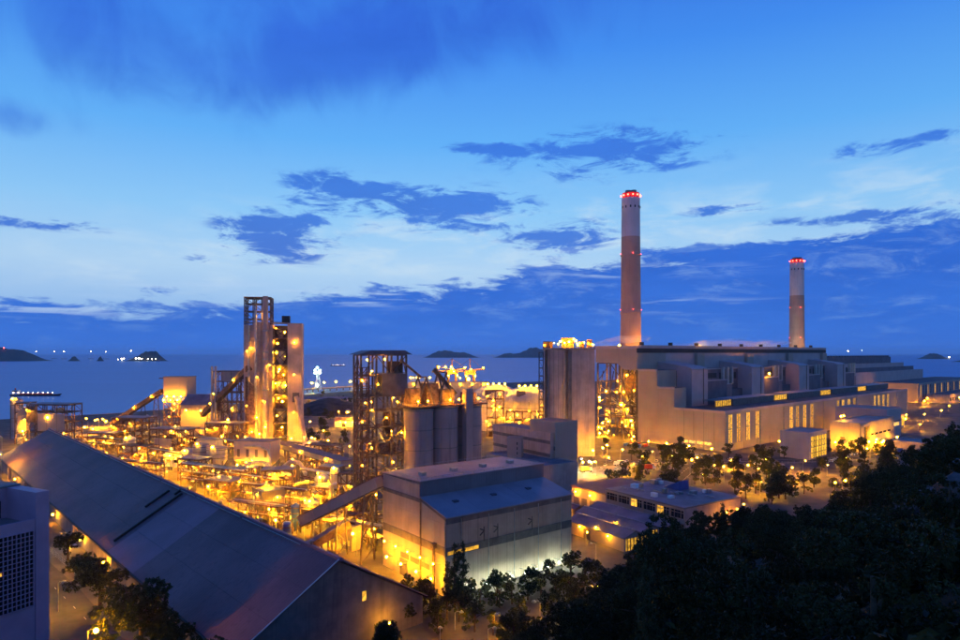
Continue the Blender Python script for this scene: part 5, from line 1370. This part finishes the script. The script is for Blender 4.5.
for x, y, h_, kd, r_ in ((566, 472, 9, 'white', .5), (574, 474, 9, 'white', .5), (583, 470, 8, 'white', .55), (592, 474, 8, 'white', .45), (560, 476, 8, 'white', .4)):
    street_lamp(gp(x, y), h_, 'white lamp flooding the pavement beside the tall silo tower', 'white yard lamps', kd, r_)
for x, y, r_ in ((583, 471, .6), (590, 470, .7), (597, 470, .55), (631, 471, .7), (606, 462, .5), (641, 464, .4), (672, 462, .45), (690, 468, .5), (700, 462, .5), (713, 472, .5), (732, 463, .8), (724, 476, .5), (745, 470, .5), (757, 476, .5), (770, 482, .4), (783, 470, .5), (790, 476, .6), (803, 468, .6), (815, 480, .5), (827, 470, .5), (836, 490, .55), (842, 489, .55), (700, 480, .4), (740, 486, .4), (760, 490, .4), (850, 462, .5), (655, 455, .5), (620, 456, .5), (685, 452, .5), (870, 455, .5), (905, 420, .5), (925, 415, .5), (940, 412, .6), (948, 405, .5), (918, 425, .5)):
    street_lamp(gp(x, y + 6), rr.choice((7, 8, 9)), 'sodium street lamp among the trees before the power station', 'street lamps before the power station', 'far', r_ * .8 + .06)
for x, y in ((690, 482), (697, 498), (705, 512), (722, 520), (735, 516), (748, 512), (762, 515)): street_lamp(gp(x, y + 10), 8, 'small lamp twinkling through the dark trees beyond the admin block', 'lamps behind the dark trees', 'near', .22)
for x, y in ((586, 538), (600, 535), (612, 528), (596, 552)): street_lamp(gp(x, y + 8), 6, 'lamp between the open sheds', 'lamps between the sheds', 'near', .26)
street_lamp(gp(88, 690), 14.5, 'street lamp glaring beside the big tree at bottom left', None, 'near', .62, 0.0, 0)
street_lamp(gp(66, 553), 8, 'small white lamp on the hall wall road', None, 'white', .22)
street_lamp(gp(58, 612), 9, 'street lamp on the road beside the lilac tower', None, 'far', .36, 0, 1)
street_lamp(gp(70, 570), 9, 'hooded lamp where the road meets the hall wall', None, 'far', .32, 0, 1)

# ================================================================== VEGETATION
def crown_mesh(name, seed, lobes, n, leaf, m, flat=1.0, droop=0.0):
    r = np.random.RandomState(seed)
    c = np.array([l[:3] for l in lobes]); s = np.array([l[3] for l in lobes])
    pr = s ** 2 / (s ** 2).sum()
    idx = r.choice(len(lobes), n, p=pr)
    d = r.normal(size=(n, 3)); d /= np.linalg.norm(d, axis=1)[:, None]
    rad = r.uniform(.25, 1.0, n) ** .45
    p = c[idx] + d * (s[idx] * rad)[:, None] * np.array([1, 1, flat])
    # clump: pull towards clump centres so that gaps open up
    k = max(8, n // 45); cc = p[r.choice(n, k, replace=False)]
    near = ((p[:, None, :] - cc[None]) ** 2).sum(2).argmin(1)
    p = p * .5 + cc[near] * .5 + r.normal(size=(n, 3)) * leaf * .5
    u = r.normal(size=(n, 3)); u[:, 2] -= droop; u /= np.linalg.norm(u, axis=1)[:, None]
    w = np.cross(u, r.normal(size=(n, 3))); w /= np.linalg.norm(w, axis=1)[:, None]
    L = leaf * r.uniform(.7, 1.4, (n, 1)); Wd = L * (.5 if droop == 0 else .22)
    v = np.stack([p - u * L, p + w * Wd, p + u * L, p - w * Wd], 1).reshape(-1, 3)
    me = bpy.data.meshes.new(name)
    me.vertices.add(4 * n); me.vertices.foreach_set('co', v.ravel().astype(np.float32))
    me.loops.add(4 * n); me.loops.foreach_set('vertex_index', np.arange(4 * n, dtype=np.int32))
    me.polygons.add(n); me.polygons.foreach_set('loop_start', np.arange(0, 4 * n, 4, dtype=np.int32)); me.polygons.foreach_set('loop_total', np.full(n, 4, np.int32))
    me.materials.append(m); me.update(); me.validate()
    return me


def trunk_mesh(seed, h, r0, lobes):
    r = random.Random(seed); b_ = MB()
    b_.tube([(0, 0, -.8), (r.uniform(-.1, .1), r.uniform(-.1, .1), h * .4), (r.uniform(-.3, .3), r.uniform(-.3, .3), h)], [r0, r0 * .75, r0 * .4], 7)
    for l in lobes[:6]:
        b_.tube([(0, 0, h * r.uniform(.45, .8)), (l[0] * .5, l[1] * .5, (h * .7 + l[2]) / 2), (l[0], l[1], l[2])], [r0 * .45, r0 * .28, r0 * .1], 5)
    return b_.mesh('trunk', M['bark'])


VAR = []
for sd in range(5):
    r = random.Random(40 + sd); lb = []
    for k in range(11):
        a = r.uniform(0, 6.28); q_ = r.uniform(.4, 2.9); lb.append((q_ * math.cos(a), q_ * math.sin(a), r.uniform(2.6, 8.6) - .25 * q_, r.uniform(1.1, 2.1)))
    VAR.append((trunk_mesh(sd, 5.5, .28, lb), crown_mesh('crown', sd, lb, 4200, .2, LEAF, .75)))
VARD = []
for tr_, cr_ in VAR:
    c2 = cr_.copy(); c2.materials[0] = LEAFD; VARD.append((tr_, c2))
VARN = []
for sd in range(3):
    r = random.Random(140 + sd); lb = []
    for k in range(26):
        a = r.uniform(0, 6.28); q_ = r.uniform(.3, 3.3); lb.append((q_ * math.cos(a), q_ * math.sin(a), r.uniform(2.4, 9.2) - .3 * q_, r.uniform(.6, 1.5)))
    VARN.append((trunk_mesh(110 + sd, 6, .26, lb), crown_mesh('crown', 60 + sd, lb, 17000, .1, LEAFD, .75)))
CAS = []
for sd in range(3):
    r = random.Random(80 + sd); lb = []
    for k in range(15):
        z = 3 + k * .75; q_ = (1 - k / 16) * 1.5; a = r.uniform(0, 6.28); lb.append((q_ * .6 * math.cos(a), q_ * .6 * math.sin(a), z, .45 + q_ * .55))
    CAS.append((trunk_mesh(60 + sd, 12, .22, lb), crown_mesh('crown', 20 + sd, lb, 3600, .24, LEAF2, 1.0, 1.0)))
BIG = []
for sd in range(2):
    r = random.Random(120 + sd); lb = []
    for k in range(20):
        a = r.uniform(0, 6.28); q_ = r.uniform(.5, 5.2); lb.append((q_ * math.cos(a), q_ * math.sin(a), r.uniform(5, 10.5) - .2 * q_, r.uniform(1.4, 2.6)))
    BIG.append((trunk_mesh(90 + sd, 7, .45, lb), crown_mesh('crown', 30 + sd, lb, 12000, .2, LEAF, .7)))


def tree(loc, sc, var, label, group, name='broadleaf_tree'):
    t_ = thing(name, label, 'tree', loc, rr.uniform(0, 6.28), group)
    for nm, me in zip(('trunk', 'crown'), var):
        link(nm, me, t_, None, None, (sc, sc, sc * rr.uniform(.9, 1.12)))
    return t_


# hill slope: dark trees below and right of the viewpoint
cnt = 0; placed = []
while cnt < 122:
    u = rr.uniform(-.3, .8); Dd = 22 + 200 * rr.random() ** .8
    x, y = u * Dd, Dd; z = hill_z(x, y)
    if z < .5 and u < .05: continue
    if z < 0 or any((x - a) ** 2 + (y - c) ** 2 < (2.2 + Dd * .013) ** 2 for a, c in placed): continue
    sc = rr.uniform(.75, 1.2) * (1.2 if u > .6 or .2 < u < .42 else 1)
    cas = rr.random() < .2; th_ = 16.5 if cas else 11.0
    row = HOR + (CAM_H - z - th_ * sc) / Dd * FPX; colx = 480 + u * FPX
    # keep the view of the plant open: tree tops stay under the skyline of the hill wood
    lim = np.interp(colx, [250, 330, 420, 520, 600, 650, 700, 760, 820, 860, 900, 935, 960, 1000], [660, 640, 612, 604, 572, 538, 502, 502, 505, 474, 450, 430, 412, 400])
    if row < lim - 6:
        sc = (CAM_H - z - (lim - HOR) / FPX * Dd) / th_
        if sc < .35: continue
    placed.append((x, y))
    right = colx > 840
    tree((x, y, z - .1), sc, rr.choice(CAS if cas else VARN if Dd < 110 else VARD), ('dark feathery tree' if cas else 'dark leafy tree') + ' in the wood ' + ('at the bottom edge below the packing house' if colx < 560 else 'before the sheds and admin block' if colx < 720 else 'mid-slope' if colx < 850 else 'on the upper right slope') + (', close by' if Dd < 80 else ''), 'trees of the dark hillside wood', 'casuarina_tree' if cas else 'broadleaf_tree')
    cnt += 1
# shrubs covering the hill soil
sm_ = []
shr = crown_mesh('shrub_layer', 77, [(0, 0, .5, 1.1), (.8, .3, .4, .8), (-.7, .4, .4, .8), (.1, -.8, .4, .7)], 420, .2, LEAF, .7)
co = np.empty(len(shr.vertices) * 3, np.float32); shr.vertices.foreach_get('co', co); co = co.reshape(-1, 3)
allv = []
for k in range(900):
    u = rr.uniform(-.35, .85); Dd = 14 + 200 * rr.random(); x, y = u * Dd, Dd; z = hill_z(x, y)
    if z < 0: continue
    s_ = rr.uniform(.7, 1.6); a = rr.uniform(0, 6.28); ca, sa_ = math.cos(a) * s_, math.sin(a) * s_
    v = co.copy(); allv.append(np.stack([v[:, 0] * ca - v[:, 1] * sa_ + x, v[:, 0] * sa_ + v[:, 1] * ca + y, v[:, 2] * s_ + z], 1))
V = np.concatenate(allv).astype(np.float32); nq = len(V) // 4
me = bpy.data.meshes.new('undergrowth'); me.vertices.add(len(V)); me.vertices.foreach_set('co', V.ravel())
me.loops.add(len(V)); me.loops.foreach_set('vertex_index', np.arange(len(V), dtype=np.int32)); me.polygons.add(nq)
me.polygons.foreach_set('loop_start', np.arange(0, len(V), 4, dtype=np.int32)); me.polygons.foreach_set('loop_total', np.full(nq, 4, np.int32)); me.materials.append(LEAFD); me.update()
tag(link('undergrowth', me), 'low dark scrub covering the hillside', 'undergrowth', kind='stuff')
# boulders on the upper right slope
for k in range(16):
    u = rr.uniform(.56, .8); Dd = rr.uniform(55, 130); x, y = u * Dd, Dd
    vs = ico(rr.uniform(1.2, 2.6)); b_ = MB(); b_.add([(a * rr.uniform(.8, 1.3), c * rr.uniform(.8, 1.3), d * rr.uniform(.6, .9)) for a, c, d in vs.v], vs.f)
    tag(b_.build('boulder', M['rock'], None, (x, y, hill_z(x, y) + .6)), 'pale boulder between bushes on the upper right slope', 'boulder', 'boulders on the right slope')
# trees round the packing house foot
for x, y, s_, v in ((455, 612, 1.25, CAS[0]), (463, 616, 1.3, CAS[1]), (447, 620, 1.0, CAS[2]), (430, 616, .8, VAR[0]), (415, 612, .85, VAR[1]), (424, 606, .8, VAR[2]), (480, 610, .85, VAR[3]), (497, 606, .9, VAR[4]), (512, 604, .8, VAR[0]), (528, 600, .95, VAR[1]), (541, 596, .85, VAR[2]), (556, 592, .95, VAR[3]), (571, 586, 1.0, VAR[4]), (585, 588, .9, VAR[0]), (600, 590, .85, VAR[2]), (520, 622, .8, VAR[1]), (548, 618, .8, VAR[2]), (574, 608, .8, VAR[3]), (438, 634, .8, VAR[0]), (475, 632, .8, VAR[4]), (405, 626, .7, VAR[3]), (396, 618, .6, VAR[1])):
    tree(gp(x, y), s_ * 1.3, v, ('tree at the left foot of the packing house' if x < 450 else 'tree before the white-lit packing house wall' if x < 560 else 'tree at the right corner of the packing house') + (', nearer the bottom edge' if y > 607 else '') if v in VAR else 'slender feathery tree before the packing house wall', 'trees round the packing house' if v in VAR else 'feathery trees at the packing house', 'broadleaf_tree' if v in VAR else 'casuarina_tree')
for x, y in ((416, 622), (500, 634), (540, 622), (505, 640), (598, 604), (585, 606)): street_lamp(gp(x, y), 6, 'lamp half hidden by the trees at the packing house foot', 'lamps in the trees at the packing house', 'near', .3)
hcos, hsin = math.cos(hall.rotation_euler.z), math.sin(hall.rotation_euler.z)
pcos, psin = math.cos(pk.rotation_euler.z), math.sin(pk.rotation_euler.z)
k = 0
while k < 44:
    x = rr.uniform(300, 640); y = rr.uniform(594, 690); q_ = gp(x, y)
    dx, dy = q_.x - hall.location.x, q_.y - hall.location.y; hx, hy = dx * hcos + dy * hsin, -dx * hsin + dy * hcos
    if hx > -4 and abs(hy) < HW + 4: continue
    dx, dy = q_.x - pk.location.x, q_.y - pk.location.y; hx, hy = dx * pcos + dy * psin, -dx * psin + dy * pcos
    if -4 < hx < PL + 2 and hy > -7: continue
    hzq = hill_z(q_.x, q_.y)
    tree((q_.x, q_.y, max(0, hzq)), rr.uniform(.7, 1.15) * (1.1 if y > 620 else .95), rr.choice(VAR), ('low tree ' if k % 2 else 'bushy tree ') + ('close to the wall lamps ' if y < 615 else '') + ('below the hall gable' if x < 420 else 'in the dark belt below the packing house' if x < 530 else 'in the dark belt below the sheds'), 'trees of the belt below the packing house'); k += 1
for x, y in ((395, 640), (440, 650), (488, 648), (530, 640), (565, 630), (560, 655), (610, 620), (455, 630)): street_lamp(gp(x, y), 5, 'lamp in the dark tree belt below the packing house', 'lamps in the tree belt', 'near', .26)
# big trees at bottom left along the hall wall
for x, y, s_, v, lb in ((100, 612, 1.55, BIG[0], 'dark round tree beside the road at the hall wall'), (142, 664, 1.9, BIG[1], 'big lamp-lit tree at the bottom left below the hall eave'), (168, 668, 1.2, BIG[0], 'tree against the hall eave right of the big lit tree'), (68, 560, .9, BIG[1], 'small tree close to the lilac tower by the wall lamp'), (84, 585, 1.1, BIG[0], 'middle tree of the row along the hall wall'), (200, 700, 1.3, BIG[1], 'tree cut by the bottom edge right of the big lit tree')):
    tree(gp(x, y), s_, v, lb, None)
# trees before the power station and elsewhere in the plant
k = 0
while k < 108:
    x = rr.uniform(600, 905); y = rr.uniform(448, 505)
    p = gp(x, y)
    rel = (p.x - PO.x, p.y - PO.y); a = .747 * rel[0] + .664 * rel[1]; b_ = -.664 * rel[0] + .747 * rel[1]
    if b_ > -6 and a > -4: continue
    if -64 < b_ < -36 and 5 < a < 50: continue
    if -76 < b_ < -46 and 76 < a < 172: continue
    lx = .55 * (p.x - 63) - .835 * (p.y - 320); ly = .835 * (p.x - 63) + .55 * (p.y - 320)
    if -30 < lx < 52 and -42 < ly < 43: continue
    if abs(p.x - np.interp(p.y, [345, 400, 440, 460], [30, 55, 90, 150])) < 16 and p.y < 465: continue
    tree(p, rr.uniform(.9, 1.7), rr.choice(VAR), ('low bushy' if k % 3 == 0 else 'round dark') + ' tree in the grove ' + ('below the left end of the boiler house' if x < 680 else 'before the tall lit windows' if x < 770 else 'beside the glazed annex and control building' if x < 850 else 'at the foot of the right slope'), 'grove trees before the power station'); k += 1
for k in range(20):
    x = rr.uniform(303, 352); y = rr.uniform(396, 446)
    tree(gp(x, y), rr.uniform(1.0, 1.5), rr.choice(VAR), 'tree among lamps between preheater and steel tower', 'trees between preheater and steel tower')

# ================================================================== STEAM AND HAZE
def volume_mat(name, dens, col, aniso=0.0):
    m = bpy.data.materials.new(name); m.use_nodes = True
    t_ = m.node_tree; t_.nodes.clear(); q_ = NG(t_)
    pv = q_.n('ShaderNodeVolumePrincipled'); pv.inputs['Color'].default_value = (*col, 1); pv.inputs['Density'].default_value = dens
    pv.inputs['Anisotropy'].default_value = aniso
    o_ = q_.n('ShaderNodeOutputMaterial'); t_.links.new(pv.outputs[0], o_.inputs['Volume'])
    return m


def steam(label, a0, b0, z0, L, r0, r1, rise, seed):
    p_ = pw(a0, b0); r = random.Random(seed)
    pts = []; rad = []
    for k in range(15):
        u = k / 14; pts.append((L * u, 3 * math.sin(u * 5 + seed), rise * (1 - (1 - u) ** 2) + r.uniform(-.5, .5)))
        rad.append(max(.3, (r0 + (r1 - r0) * u) * math.sin(math.pi * min(1, .08 + .9 * u)) ** .6))
    b_ = MB(); b_.tube(pts, rad, 14); b_.sm = [True] * len(b_.f)
    o_ = b_.build('steam', STEAM, None, (p_.x, p_.y, z0), (0, 0, PR - .6))
    return tag(o_, label, 'steam', kind='stuff')
STEAM = volume_mat('steam', 0.05, (0.95, 0.93, 0.93), 0.2)
q_ = NG(STEAM.node_tree); pv_ = [n for n in STEAM.node_tree.nodes if n.type == 'PRINCIPLED_VOLUME'][0]
nz_ = q_.noise(q_.vm('MULTIPLY', q_.n('ShaderNodeTexCoord').outputs['Object'], (.025, .12, .16)), 1.0, 4, .6)
q_.put(pv_.inputs['Density'], q_.m('MULTIPLY', q_.ss(.36, .74, nz_), .13))
steam('low white steam drifting off the left end of the boiler house roof', 6, 140, 88, 60, 2, 6, 7, 1)
steam('long streak of white steam above the boiler house roof', 130, 138, 86, 130, 3, 6, 7, 2)
steam('thin streak of white steam right of the long one', 290, 138, 87, 80, 3, 5, 6, 3)

# haze over land and sea
hz_ = MB().box(-46000, 46000, -2500, 46000, SEA_Z - 6.0, 275).build('haze', volume_mat('haze_air', 2.4e-5, (0.93, 0.97, 1.0)))
tag(hz_, 'thin blue evening haze over sea and land', 'haze', kind='stuff')
